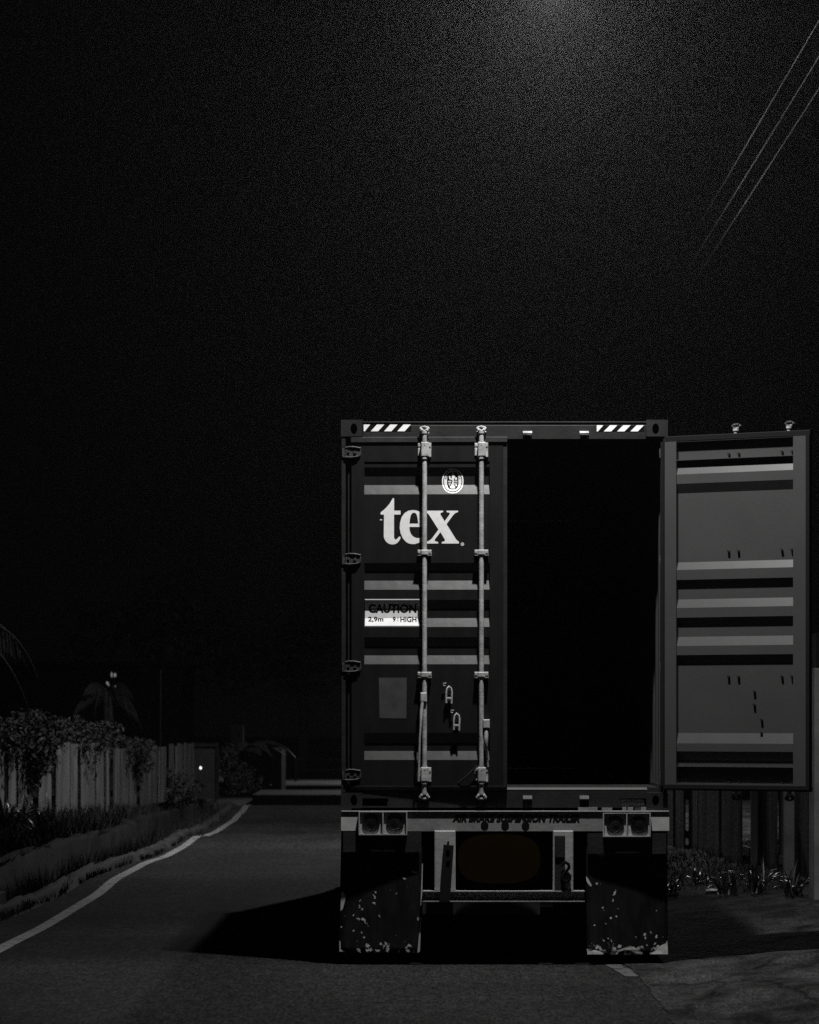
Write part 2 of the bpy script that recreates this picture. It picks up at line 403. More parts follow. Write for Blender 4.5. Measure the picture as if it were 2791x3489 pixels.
def build_door(d, outer_mat):
    b = MB()
    b.box(U0, U1-.0005, 0, .048, DB, DT); b.box(U2+.0005, U3, 0, .048, DB, DT)
    # rails: webs with flanges opening inwards
    zt1 = ZZ(1573)
    b.box(U1, U2, 0, .006, zt1, DT); b.box(U1, U2, .0062, .040, DT-.005, DT); b.box(U1, U2, .0062, .043, zt1, zt1+.005)
    zb1 = ZZ(2608.5)
    b.box(U1, U2, 0, .006, DB, zb1); b.box(U1, U2, .0062, .043, zb1-.006, zb1); b.box(U1, U2, .0062, .045, DB, DB+.02)
    root = rel(b.xform(lambda u, t, z: d.W(u, t, z)), CLOC).build('door', M[outer_mat], cont)
    d.root = root
    b = MB(); n = len(prof); vs = []
    for (z, t) in prof: vs += [(U1, t, z), (U2, t, z)]
    for (z, t) in prof: vs += [(U1, t+.003, z), (U2, t+.003, z)]
    fs = [(2*i, 2*i+1, 2*i+3, 2*i+2) for i in range(n-1)] + [(2*n+2*i, 2*n+2*i+2, 2*n+2*i+3, 2*n+2*i+1) for i in range(n-1)]
    b.add(vs, fs); d.part('door_panel', b, outer_mat)
    # rubber gasket around the leaf
    b = MB(); e = .030; f = -.012
    b.prism([(f, DT+.003), (f+.003, DT+.036), (f+.010, DT+.042), (.03, DT+.042), (.043, DT+.036), (.043, DT+.003)], 'x', U0-.004, U3+e)
    b.prism([(f, DB-.001), (f, DB-.012), (f+.008, DB-.034), (.03, DB-.034), (.058, DB-.02), (.058, DB+.008), (.0485, DB+.008), (.0485, DB-.001)], 'x', U0-.004, U3+e)
    b.box(U3+.001, U3+e, .004, .054, DB, DT+.002); b.box(U0-.028, U0-.001, .024, .060, DB, DT)
    d.part('gasket', b, 'frame' if outer_mat == 'paint' else 'rubber')
    # lock rods with cams, end brackets and guides
    for (uc) in (XX(1447)-XX(1180), XX(1640.5)-XX(1180)):
        b = MB(); cm = MB(); tr = -.031; zt_, zb_ = ZZ(1472), ZZ(2708)
        b.tube([(uc, tr, zb_), (uc, tr, zt_)], .0182, 14)
        for (za, sg) in ((ZZ(1463), 1), (ZZ(2714), -1)):
            b.tube([(uc, tr, za-sg*.035), (uc, tr, za-sg*.018)], .024, 12)
            # cam: a claw with two horns
            for q in (-1, 1):
                cm.tube([(uc, tr, za-sg*.022), (uc+q*.020, tr-.008, za-sg*.010), (uc+q*.031, tr-.004, za+sg*.004), (uc+q*.022, tr-.002, za+sg*.012)], .011, 8, radii=[.014, .013, .011, .008])
            cm.tube([(uc-.024, tr+.004, za+sg*.008), (uc, tr-.012, za+sg*.014), (uc+.024, tr+.004, za+sg*.008)], .010, 8)
        for (ya, yb, w) in ((1509, 1564, .050), (2614, 2669, .050)):
            z1, z0 = ZZ(ya), ZZ(yb)
            b.bevbox(uc-w, uc-w+.026, -.012, 0, z0+.022, z1-.04, .003); b.bevbox(uc-w, uc-w+.028, -.014, 0, z1-.032, z1-.004, .004)
            b.bevbox(uc+w-.03, uc+w, -.016, 0, z0+.012, z1-.002, .004)
            b.bevbox(uc-.025, uc+.034, tr-.028, -.006, z0+.014, z1, .006)
            b.tube([(uc, tr, z0-.004), (uc, tr, z0+.013)], .026, 12); b.tube([(uc, tr, z1), (uc, tr, z1+.008)], .024, 12)
            for (dx, dz) in ((.002, .025), (.002, .103), (.042, .095), (.042, .018)):
                b.tube([(uc+dx, -.061 if dx < .04 else -.022, z0+dz), (uc+dx, -.01, z0+dz)], .006, 8)
        for yc in (1883.5, 2299):
            z = ZZ(yc)
            b.bevbox(uc-.052, uc+.052, -.012, 0, z-.015, z+.021, .005)
            b.bevbox(uc-.026, uc+.028, tr-.026, -.008, z-.02, z+.020, .006)
            for q in (-.04, .04): b.tube([(uc+q, -.022, z+.006), (uc+q, -.01, z+.006)], .009, 8)
            b.box(uc-.05, uc+.055, tr-.02, -.004, z-.024, z-.0205)
        o = d.part('lock_rod', b, 'metal'); cm.xform(lambda u, t, z: d.W(u, t, z)); join_into(o, rel(cm, CLOC), M['metal' if outer_mat == 'paint' else 'hinge'])
    # hinges
    for yc in (1542, 1906, 2272, 2641):
        z = ZZ(yc); b = MB()
        up = [(-.030, .030), (.0, .040), (.045, .040), (.100, .032), (.112, .022), (.112, -.018), (.095, -.03), (.05, -.038), (-.030, -.036)]
        b.prism([(p[0], z+p[1]) for p in up], 'y', -.016, -.006)
        b.tube([(-.006, -.018, z+.034), (.02, -.022, z+.041), (.06, -.022, z+.040), (.108, -.020, z+.031)], .0065, 8)
        b.tube([(-.01, -.018, z-.034), (.03, -.022, z-.037), (.07, -.021, z-.033), (.095, -.019, z-.027)], .0055, 8)
        b.tube([(0, -.004, z-.045), (0, -.004, z+.045)], .017, 12)
        for (p, q) in ((.018, .006), (.068, .002)): b.tube([(p, -.026, z+q), (p, -.014, z+q)], .011, 10)
        d.part('hinge', b, 'hinge')
    # nuts on the inner face
    for yc in (1557, 1885, 2307, 2664):
        for xp in (1447, 1640.5):
            for q in (-18, 18):
                u = XX(xp+q)-XX(1180); t = (.0065 if yc in (1557, 2664) else tprof(ZZ(yc))+.003)
                b = MB(); b.tube([(u, t, ZZ(yc)), (u, t+.018, ZZ(yc))], .010, 6); d.part('bolt', b, 'frame')
    for (xp, yc) in ((1523, 2357), (1523, 2402), (1549, 2452), (1549, 2496)):
        u = XX(xp)-XX(1180); b = MB(); b.tube([(u, .011, ZZ(yc)), (u, .029, ZZ(yc))], .010, 6); d.part('bolt', b, 'frame')
dl = Door(XX(1180), 1, 1.8); build_door(dl, 'paint')
tag(dl.root, 'closed left door with white lettering')
dr = Door(XX(2258), -1, 150.2); build_door(dr, 'inner')
tag(dr.root, 'open right door showing its paler inner side')

# lever handles and catches (both doors)
def handle(d, uh, out, path, hub):
    b = MB()
    b.bevbox(hub[0], hub[1], -.066, -.008, hub[3], hub[2], .006)
    b.tube(path, .009, 8, radii=out)
    d.part('handle', b, 'metal')
def U(x): return XX(x)-XX(1180)
for d in (dl, dr):
    u1 = U(1447)
    handle(d, u1, [.012, .013, .009, .008, .009], [(u1-.012, -.05, ZZ(2385)), (u1-.022, -.066, ZZ(2420)), (u1-.026, -.07, ZZ(2460)), (u1-.034, -.075, ZZ(2515)), (u1-.044, -.055, ZZ(2660))], (u1-.03, u1+.018, ZZ(2360), ZZ(2392)))
    b = MB(); b.bevbox(u1-.053, u1-.036, -.02, 0, ZZ(2600), ZZ(2578), .003); d.part('handle_keeper', b, 'metal'); b = MB(); b.bevbox(u1-.053, u1-.037, -.03, 0, ZZ(2663), ZZ(2634), .003)
    d.part('handle_keeper', b, 'metal')
    u2 = U(1640.5)
    handle(d, u2, [.015, .016, .014, .009, .009], [(u2+.038, -.045, ZZ(2488)), (u2+.036, -.055, ZZ(2510)), (u2+.033, -.055, ZZ(2545)), (u2+.040, -.03, ZZ(2560)), (u2+.048, -.02, ZZ(2612))], (u2+.012, u2+.062, ZZ(2451), ZZ(2481)))
    b = MB(); b.tube([(U(1562), -.008, ZZ(2668)), (U(1590), -.035, ZZ(2646)), (U(1628), -.03, ZZ(2608))], .008, 8); d.part('handle_link', b, 'frame')
    for (xc, yt) in ((1529, 2337), (1555, 2429)):
        b = MB(); u = U(xc); z = ZZ(yt); s_ = 1/K
        q = -.03
        b.tube([(u-12*s_, -.018, ZZ(yt+0)), (u-19*s_, -.022, ZZ(yt-2)), (u-18*s_, -.02, ZZ(yt-8)), (u-8*s_, -.02, ZZ(yt-9))], .0045, 6)
        b.tube([(u-8*s_, q, ZZ(yt+58)), (u-8*s_, q, ZZ(yt+28)), (u-5*s_, q-.006, ZZ(yt+10)), (u+1*s_, q-.004, ZZ(yt+2)), (u+8*s_, q, ZZ(yt+8)), (u+11*s_, q, ZZ(yt+20)), (u+10*s_, q, ZZ(yt+60))], .0075, 8)
        b.bevbox(u-9*s_, u+11*s_, q-.006, q+.006, ZZ(yt+46), ZZ(yt+39), .002)
        b.box(u-7*s_, u+9*s_, q+.008, 0.006, ZZ(yt+30), ZZ(yt+16)); b.box(u-7*s_, u+9*s_, q+.008, 0.006, ZZ(yt+54), ZZ(yt+48))
        d.part('handle_catch', b, 'metal')

# lettering and stickers of the closed door
def on_door(mb, off, name, m, parent=None):
    """mb in (x px, y px) of the photo's scale -> wrapped on the corrugated face"""
    me = bpy.data.meshes.new('tmp'); me.from_pydata(mb.v, [], mb.f)
    bm = bmesh.new(); bm.from_mesh(me)
    for (z, t) in prof:
        geom = bm.verts[:]+bm.edges[:]+bm.faces[:]
        bmesh.ops.bisect_plane(bm, geom=geom, plane_co=(0, 0, z), plane_no=(0, 0, 1))
    out = MB(); bm.verts.index_update()
    out.add([(v.co.x, tprof(v.co.z)-off, v.co.z) for v in bm.verts], [[v.index for v in f.verts] for f in bm.faces])
    bm.free()
    return dl.part(name, out, m, parent)
def px(x, y): return (U(x), 0, ZZ(y))
def shape(loops, sx=1, ox=0, oy=0): return polyfill(loops, lambda a, c: px(a*sx+ox, c*sx+oy))
S = .1855
tt = [(318,92),(330,92),(340,104),(340,322),(458,322),(458,394),(338,394),(338,810),(345,838),(365,852),(390,845),(412,820),(430,800),(448,800),(460,815),(455,835),(430,880),(395,918),(350,940),(300,944),(250,934),(200,900),(165,850),(150,800),(154,394),(95,394),(90,375),(95,350),(150,310),(210,250),(260,190),(295,130)]
ee = [(680,312),(740,318),(800,340),(850,380),(885,440),(900,520),(905,622),(622,622),(625,680),(640,730),(670,780),(710,810),(755,828),(800,826),(840,815),(880,790),(900,800),(895,830),(850,880),(790,915),(720,936),(660,936),(600,922),(550,890),(500,830),(460,740),(443,640),(450,540),(480,440),(530,370),(600,325)]
eh = [(622,562),(630,480),(645,410),(670,372),(705,360),(740,372),(760,410),(772,470),(785,562)]
xx = [(915,325),(1240,325),(1242,350),(1195,365),(1190,395),(1268,520),(1340,420),(1365,380),(1355,362),(1305,352),(1303,325),(1515,325),(1515,350),(1465,368),(1430,400),(1303,572),(1470,840),(1490,865),(1530,895),(1530,928),(1215,928),(1215,898),(1265,888),(1275,860),(1190,718),(1105,830),(1082,865),(1095,886),(1148,898),(1150,928),(915,928),(915,905),(985,875),(1030,840),(1155,672),(985,405),(960,375),(915,352)]
lt = MB()
def ell(cx, cy, rx, ry, n=28, a0=0): return [(cx+rx*math.cos(2*math.pi*k/n+a0), cy+ry*math.sin(2*math.pi*k/n+a0)) for k in range(n)]
def superell(cx, cy, rx, ry, p=2.6, n=36):
    o = []
    for k in range(n):
        a = 2*math.pi*k/n; c, s_ = math.cos(a), math.sin(a)
        o.append((cx+rx*math.copysign(abs(c)**(2/p), c), cy+ry*math.copysign(abs(s_)**(2/p), s_)))
    return o
for loops in ([tt], [ee, eh], [xx], [ell(1595, 940, 30, 30), ell(1595, 940, 19, 19)], [ell(1596, 940, 9, 11)], [ell(100, 490, 24, 10)]):
    m_ = shape(loops, S, 1280, 1680); lt.add(m_.v, m_.f)
on_door(lt, .0012, 'door_lettering', 'white')

def text_mesh(body, x0, x1, y0, y1, shear=0, bold=0):
    """built-in font fitted to a box given in photo pixels"""
    cu = bpy.data.curves.new('t', 'FONT'); cu.body = body; cu.resolution_u = 3; cu.offset = bold; cu.shear = shear
    o = bpy.data.objects.new('t', cu); COL.objects.link(o)
    dg = bpy.context.evaluated_depsgraph_get(); dg.update()
    me = bpy.data.meshes.new_from_object(o.evaluated_get(dg))
    vs = [v.co.copy() for v in me.vertices]; fs = [tuple(p.vertices) for p in me.polygons]
    bpy.data.objects.remove(o); bpy.data.curves.remove(cu)
    ax, bx = min(v.x for v in vs), max(v.x for v in vs); ay, by = min(v.y for v in vs), max(v.y for v in vs)
    m = MB(); m.add([((v.x-ax)/(bx-ax)*(x1-x0)+x0, 0, (v.y-ay)/(by-ay)*(y0-y1)+y1) for v in vs], fs); return m
def to_door(m): return m.xform(lambda x, _, y: px(x, y))
# caution sticker
stk = MB(); stk.add([px(1243.5, 2132), px(1430, 2132), px(1430, 2041), px(1243.5, 2041)], [(0,1,2,3)])
sp = on_door(stk, .0012, 'caution_sticker', 'white')
txt = MB()
for body, a, c, y0, y1, bo in (('CAUTION', 1255.5, 1419, 2058.5, 2087.5, .035), ('2,9m', 1254, 1306, 2100.5, 2120, .022), ('9', 1338, 1348, 2100.5, 2118.5, .022), ("6", 1354, 1357.5, 2100.5, 2108, .02), ("FT", 1353, 1358, 2110.5, 2118, .0), ('HIGH', 1364, 1419, 2100.5, 2119.5, .022)):
    m_ = to_door(text_mesh(body, a, c, y0, y1, bold=bo)); txt.add(m_.v, m_.f)
on_door(txt, .0024, 'caution_lettering', 'black')
# emblem
E, ex, ey = .0638, 1490, 1590
def em(loops): return shape(loops, E, ex, ey)
base = em([superell(825, 770, 575, 660, 2.15)]); on_door(base, .0012, 'emblem', 'ring')
dk = MB()
for loops in ([superell(825, 770, 505, 590, 2.15), superell(825, 770, 465, 550, 2.15)], [superell(828, 755, 305, 455, 2.9)]):
    m_ = em(loops); dk.add(m_.v, m_.f)
ringtxt = 'BUREAU VERITAS'
for i, ch in enumerate(ringtxt):
    if ch == ' ': continue
    a = R(198 + i*(144/13)); cx, cy = 825+395*math.cos(a), 770+490*math.sin(a)
    m_ = text_mesh(ch, -26, 26, -42, 42, bold=.03); ra = a+math.pi/2
    m_.xform(lambda x, _, y: px((cx + x*math.cos(ra)-y*math.sin(ra))*E+ex, (cy + x*math.sin(ra)+y*math.cos(ra))*E+ey)); dk.add(m_.v, m_.f)
on_door(dk, .0024, 'emblem_ring', 'black')
wf = MB()
for loops in ([[(790,360),(850,330),(880,380),(870,470),(940,500),(960,540),(900,620),(880,700),(900,770),(870,850),(890,960),(920,1050),(960,1120),(940,1160),(720,1160),(700,1110),(660,1070),(730,1010),(760,920),(790,830),(820,760),(800,700),(740,690),(640,660),(620,500),(690,500),(720,620),(790,610),(770,540),(790,490)]],
              [[(585,750),(760,750),(755,795),(585,800)]], [[(910,750),(1080,750),(1080,795),(930,795)]],
              [[(605,840),(720,840),(700,960),(650,1000),(610,960)], [(640,870),(690,870),(675,930),(650,930)]],
              [[(930,600),(1000,560),(1060,600),(1050,690),(950,700)]], [[(960,850),(1060,850),(1050,1010),(990,1050),(960,960)], [(985,880),(1040,880),(1030,930),(990,930)]], [[(890,850),(935,840),(930,960),(895,930)]]):
    m_ = em(loops); wf.add(m_.v, m_.f)
on_door(wf, .0036, 'emblem_figure', 'ring')
pl = MB(); pl.add([px(1293, 2447), px(1385, 2448), px(1386, 2309), px(1291, 2309)], [(0,1,2,3)]); on_door(pl, .0018, 'data_placard', 'placard')

# ------------------------------------------------------------------ the trailer
TL = (XC, YR, 0)
tr = empty('semi_trailer', TL, 'skeletal semi-trailer with tail lights and worn mud flaps carrying the container', 'trailer')
TSH = -.06
def tpart(name, mb, m, bevel=0, parent=None):
    mb.xform(lambda x, y, z: (x, y+TSH if y < YR+.6 else y, z))
    return rel(mb, TL).build(name, M[m], parent or tr, bevel)
bz1, bz0 = ZZ(2764), ZZ(2831)
b = MB()
b.box(XL+.002, XR+.006, YR+.004, YR+.11, bz0, bz1-.003); b.bevbox(XL+.002, XR+.006, YR-.010, YR+.112, bz1-.0028, bz1+.004, .002)
b.box(XX(1556), XX(1880), YR+.114, YR+.116, bz0, bz1)
tpart('rear_beam', b, 'beam')
for xp, yp in ((1651, 2811), (1720.5, 2811.5), (1790, 2812)):
    b = MB(); b.disc((XX(xp), YR+.0006, ZZ(yp)), 13.2/K); tpart('beam_hole', b, 'black')
b = MB()
b.box(XL, XX(1220), YR+.0005, YR+.0035, bz0+.003, ZZ(2783)); tpart('reflective_tape', b, 'reflect'); b = MB(); b.box(XX(2216), XR+.008, YR+.0005, YR+.0035, bz0+.003, ZZ(2783))
tpart('reflective_tape', b, 'reflect')
bt = text_mesh('AIR BRAKE SUSPENSION TRAILER', 1541, 1974, 2773, 2799, shear=.3, bold=.05)
bt.xform(lambda x, _, y: (XX(x), YR+.0015, ZZ(y + (x-1541)*.004)))
tpart('beam_lettering', bt, 'black')
# tail light boxes with lamps
def lightbox(x0, x1, y0, y1, cs):
    b = MB(); ax, bx, zt_, zb_ = XX(x0), XX(x1), ZZ(y0), ZZ(y1); w = .008; yf = YR-.035
    mid = XX((x0+x1)/2)
    b.box(ax, bx, yf, YR+.0, zb_-w, zb_); b.box(ax, bx, yf, YR+.0, zt_, zt_+w*.6)
    for xq in (ax, mid-w/2, bx-w): b.box(xq, xq+w, yf, YR+.0, zb_+.0003, zt_-.0003)
    # face plates with round openings
    for (xa, xb), c in zip(((ax+w, mid-w/2), (mid+w/2, bx-w)), cs):
        m_ = polyfill([[(xa, zb_+.0005), (xb, zb_+.0005), (xb, zt_-.0005), (xa, zt_-.0005)], ell(XX(c[0]), ZZ(c[1]), .066, .066, 28)], lambda p, q: (p, YR-.012, q)); b.add(m_.v, m_.f)
    o = tpart('tail_light_box', b, 'beamlight')
    for c in cs:
        l = MB(); n = 24; rings = [(.066, -.010), (.064, -.022), (.058, -.024), (.052, -.018), (.03, -.024), (.0, -.026)]; vs = []; fs = []
        for (r_, yy) in rings: vs += [(XX(c[0])+r_*math.cos(2*math.pi*k/n), YR+yy, ZZ(c[1])+r_*math.sin(2*math.pi*k/n)) for k in range(n)]
        for i in range(len(rings)-1):
            for k in range(n): fs.append((i*n+k, i*n+(k+1) % n, (i+1)*n+(k+1) % n, (i+1)*n+k))
        l.add(vs, fs, True); tpart('tail_light', l, 'lens')
lightbox(1223, 1388, 2766, 2840, ((1265.5, 2802), (1347, 2801)))
lightbox(2052, 2214, 2771, 2846, ((2094, 2809), (2176, 2810)))
# underride guard
zp1, zp0, zq0 = ZZ(2829), ZZ(3033), ZZ(3069)
for (a, c) in ((1480, 1552), (1883, 1952)):
    b = MB(); b.bevbox(XX(a), XX(c), YR-.014, YR+.09, zp0+.001, zp1, .006); tpart('guard_post', b, 'beamlight')
b = MB(); xa, xb = XX(1440), XX(1990)
b.box(xa, xb, YR-.032, YR+.05, zp0-.007, zp0); b.box(xa, xb, YR-.024, YR+.05, zq0-.003, zq0+.004); b.box(xa, xb, YR+.0505, YR+.056, zq0-.003, zp0)
tpart('guard_bar', b, 'beamlight')
b = MB(); b.prism([(XX(1511), ZZ(2876)), (XX(1546), ZZ(2879)), (XX(1541), ZZ(2950)), (XX(1533), ZZ(3066)), (XX(1497), ZZ(3066)), (XX(1506), ZZ(2940))], 'y', YR-.040, YR-.030)
for yp in (2890, 2926): b.tube([(XX(1527), YR-.052, ZZ(yp)), (XX(1527), YR-.042, ZZ(yp))], .014, 10)
b.tube([(XX(1527), YR-.03, ZZ(2868)), (XX(1527), YR-.015, ZZ(2868))], .008, 8)
tpart('rubber_strap', b, 'rubber')
b = MB(); b.box(XX(1888), XX(1924), YR-.020, YR-.0145, ZZ(3030), ZZ(2846)); b.bevbox(XX(1890), XX(1921), YR-.034, YR-.0205, ZZ(2920), ZZ(2848), .003)
tpart('recess_panel', b, 'chassis')  # dark raised plates in place of a dark recess in the post
b = MB(); sp_ = [(1912, 2951), (1914, 2940), (1924, 2936), (1935, 2942), (1937, 2954), (1928, 2966), (1918, 2976), (1913, 2988), (1918, 2999), (1929, 3002), (1939, 2995), (1940, 2982), (1932, 2973), (1922, 2968)]
b.tube([(XX(x), YR-.045, ZZ(y)) for x, y in sp_], .012, 8); tpart('chain_hook', b, 'black')
# mud flaps, hung a little way behind the beam
def flap(pts, yin, yout, inner_right, m):
    (a, c, d, e) = pts; n, k = 10, 24; vs = []; fs = []
    for j in range(k+1):
        v = j/k
        for i in range(n+1):
            u = i/n
            x = (a[0]*(1-u)+c[0]*u)*(1-v) + (d[0]*(1-u)+e[0]*u)*v
            y = (a[1]*(1-u)+c[1]*u)*(1-v) + (d[1]*(1-u)+e[1]*u)*v
            w = u if inner_right else 1-u
            dep = yout*(1-w)+yin*w + .012*math.sin(u*7+v*2)*v - .01*v*v + .014*math.sin(u*3.14)*v
            vs.append((XX(x), YR+dep, ZZ(y)))
    q = len(vs); vs += [(x, y+.008, z) for (x, y, z) in vs]
    for j in range(k):
        for i in range(n):
            f = (j*(n+1)+i, j*(n+1)+i+1, (j+1)*(n+1)+i+1, (j+1)*(n+1)+i); fs.append(f); fs.append(tuple(t+q for t in f[::-1]))
    for j in range(k):
        for i in (0, n): f = (j*(n+1)+i, (j+1)*(n+1)+i); fs.append((f[0], f[1], f[1]+q, f[0]+q))
    for i in range(n): f = (k*(n+1)+i, k*(n+1)+i+1); fs.append((f[0], f[1], f[1]+q, f[0]+q))
    b = MB(); b.add(vs, fs, True); return tpart('mud_flap', b, m)
fl = flap(((1163, 2826), (1440, 2826), (1154, 3245), (1431, 3246)), .034, .088, True, 'flap')
fr = flap(((1996, 2826), (2275, 2826), (1999, 3252), (2277, 3254)), .034, .088, False, 'flap2')
# bright worn edges and patches of the flaps
def patch(ps, dep, par):
    for (l) in ps:
        b = polyfill([l], lambda x, y: (XX(x), YR+dep, ZZ(y))); tpart('worn_patch', b, 'placard' if par else 'reflect')
def superell_xz(cx, cy, rx, ry, p=2.8, n=36):
    o = []
    for k in range(n):
        a = 2*math.pi*k/n; c, s_ = math.cos(a), math.sin(a)
        o.append((XX(cx+rx*math.copysign(abs(c)**(2/p), c)), ZZ(cy+ry*math.copysign(abs(s_)**(2/p), s_))))
    return o
def blob(cx, cy, r, seed):
    rnd = random.Random(seed); n = 13; ax = rnd.uniform(.6, 1.3); sk = rnd.uniform(-.6, .6); o = []
    for k in range(n):
        q = r*rnd.uniform(.35, 1.35); dx, dy = q*ax*math.cos(2*math.pi*k/n), q/ax*math.sin(2*math.pi*k/n); o.append((cx+dx+sk*dy, cy+dy))
    return o
def onflap(l, o, src):
    """wrap a polygon (photo px) just outside the flap by sampling its surface"""
    pts = [(v.co.x+TL[0], v.co.y+TL[1], v.co.z+TL[2]) for v in src.data.vertices]
    pts = pts[:len(pts)//2]
    def f(x, y):
        X, Z = XX(x), ZZ(y); best = sorted(pts, key=lambda p: (p[0]-X)**2+(p[2]-Z)**2)[:4]
        ws = [1/((p[0]-X)**2+(p[2]-Z)**2+1e-5) for p in best]
        return (X, sum(p[1]*w for p, w in zip(best, ws))/sum(ws)-o, Z)
    return polyfill([l], f)
wp = MB()
for l in ([(1162, 3042), (1170, 3040), (1177, 3052), (1176, 3068), (1168, 3098), (1160, 3105)], [(1438, 2942), (1441, 2942), (1438, 3080), (1433, 3086)],
          [(1433, 3125), (1436, 3125), (1431, 3240), (1422, 3246), (1426, 3205)], [(1156, 3205), (1160, 3210), (1161, 3235), (1170, 3243), (1156, 3243)],
          blob(1276, 3055, 6, 1), blob(1279, 3040, 4, 17), blob(1275, 3077, 5, 2), blob(1225, 3090, 5, 3), blob(1228, 3068, 3.5, 4), blob(1221, 3131, 5, 5), blob(1237, 3132, 6, 6), blob(1243, 3139, 5, 18), blob(1204, 3119, 4, 7), blob(1293, 3121, 4, 8), blob(1205, 3172, 4, 9), blob(1232, 3178, 3.5, 10),
          blob(1240, 3194, 4, 11), blob(1254, 3222, 9, 12), blob(1297, 3216, 6, 13), blob(1315, 3215, 6, 14), blob(1260, 3236, 9, 15), blob(1320, 3235, 9, 16), blob(1376, 2992, 5, 19), blob(1415, 2971, 5, 20), blob(1408, 2970, 4, 22), blob(1424, 3128, 5, 21), blob(1285, 3238, 8, 23), blob(1390, 3240, 6, 24), blob(1222, 3238, 7, 25), blob(1163, 3160, 3, 26)):
    m_ = onflap(l, .0012, fl); wp.add(m_.v, m_.f)
join_into(fl, rel(wp, TL), M['reflect'])
M['wornwhite'] = mat('worn_white_paint', .5, .7, .3, 30, grain=.3)
wp = MB()
for l in ([(1996, 2985), (2003, 2992), (2016, 3015), (2014, 3022), (2004, 3012), (1998, 3000)], [(2000, 3235), (2010, 3240), (2025, 3236), (2040, 3240), (2055, 3246), (2055, 3251), (2001, 3251)],
          [(2098, 3247), (2110, 3235), (2130, 3228), (2148, 3222), (2160, 3226), (2172, 3236), (2190, 3246), (2190, 3251), (2098, 3250)], [(2215, 3248), (2240, 3238), (2254, 3222), (2268, 3216), (2275, 3205), (2277, 3252), (2216, 3252)],
          blob(2094, 3044, 7, 31), blob(2089, 3068, 4, 32), blob(2033, 3010, 4, 33), blob(2080, 3127, 4, 34), blob(2100, 3122, 3, 35), blob(2056, 3204, 3, 36), blob(2110, 3223, 7, 37), blob(2197, 3185, 6, 38), blob(2200, 3196, 5, 39), blob(2218, 3177, 4, 40), blob(2238, 3192, 5, 41), blob(2233, 3215, 5, 42), blob(2083, 3205, 3, 43), blob(2072, 3198, 3, 44), blob(2205, 3222, 4, 45), blob(2025, 3152, 3, 46)):
    m_ = onflap(l, .0012, fr); wp.add(m_.v, m_.f)
join_into(fr, rel(wp, TL), M['wornwhite'])
b = MB(); b.box(XX(1170), XX(1436), YR-.002, YR+.004, ZZ(2902), ZZ(2833)); tpart('flap_hanger', b, 'chassis'); b = MB(); b.box(XX(2000), XX(2268), YR-.002, YR+.004, ZZ(2908), ZZ(2838)); tpart('flap_hanger', b, 'chassis')
for q_ in ((1264, 1303, 2899, 2883), (1308, 1345, 2899, 2883), (2095, 2175, 2905, 2893)):
    b = MB(); b.box(XX(q_[0]), XX(q_[1]), YR-.006, YR-.0025, ZZ(q_[2]), ZZ(q_[3])); tpart('hanger_label', b, 'frame')
# chassis: rails, cross members, small brackets behind the beam
for xq in (XC-.55, XC+.42):
    b = MB()
    b.box(xq, xq+.13, YR+.12, YR+CL, .78, .80); b.box(xq+.055, xq+.075, YR+.12, YR+CL, .80, 1.09); b.box(xq, xq+.13, YR+.12, YR+CL, 1.09, 1.11)
    tpart('chassis_rail', b, 'chassis')
for yy in (YR+.35, YR+3.2, YR+6, YR+9, YR+11.9):
    b = MB(); b.box(XL+.02, XR-.02, yy, yy+.12, .95, 1.165 if yy > 30 else 1.08); tpart('cross_member', b, 'chassis')
b = MB(); b.box(XX(1440), XX(1842), YR+.14, YR+.20, ZZ(3118), ZZ(3066)); tpart('cross_member', b, 'frame')
b = MB(); b.box(XX(1842), XX(1915), YR+.15, YR+.23, ZZ(3092), ZZ(3072)); tpart('lock_box', b, 'chassis')
b = MB(); b.box(XX(1912), XX(1925), YR+.1, YR+.18, ZZ(3114), ZZ(3070)); tpart('bracket_tab', b, 'frame')
b = MB(); b.box(XX(1440), XX(1996), YR+.24, YR+.246, ZZ(3060), ZZ(2834)); tpart('black_backing', b, 'rubber'); M['brown'] = mat('smudge_brown', (.0100, .0070, .0029), .95, .05, 3, spec=.0)  # added black sheet that hides the lit ground beneath the trailer
b = MB(); l = superell_xz(1700, 2925, 140, 84); b.prism(l, 'y', YR+.0, YR+.01); tpart('plate_smudge', b, 'brown')  # made-up brown oval where the licence plate is smudged out
for (a, c, y0, y1) in ((1970, 2035, 2750, 2762), (2050, 2085, 2752, 2763), (2120, 2133, 2750, 2764), (2138, 2156, 2750, 2764), (2184, 2200, 2750, 2764)):
    b = MB(); b.box(XX(a), XX(c), YR+.02, YR+.06, ZZ(y1), ZZ(y0)); tpart('lock_bracket', b, 'beam')
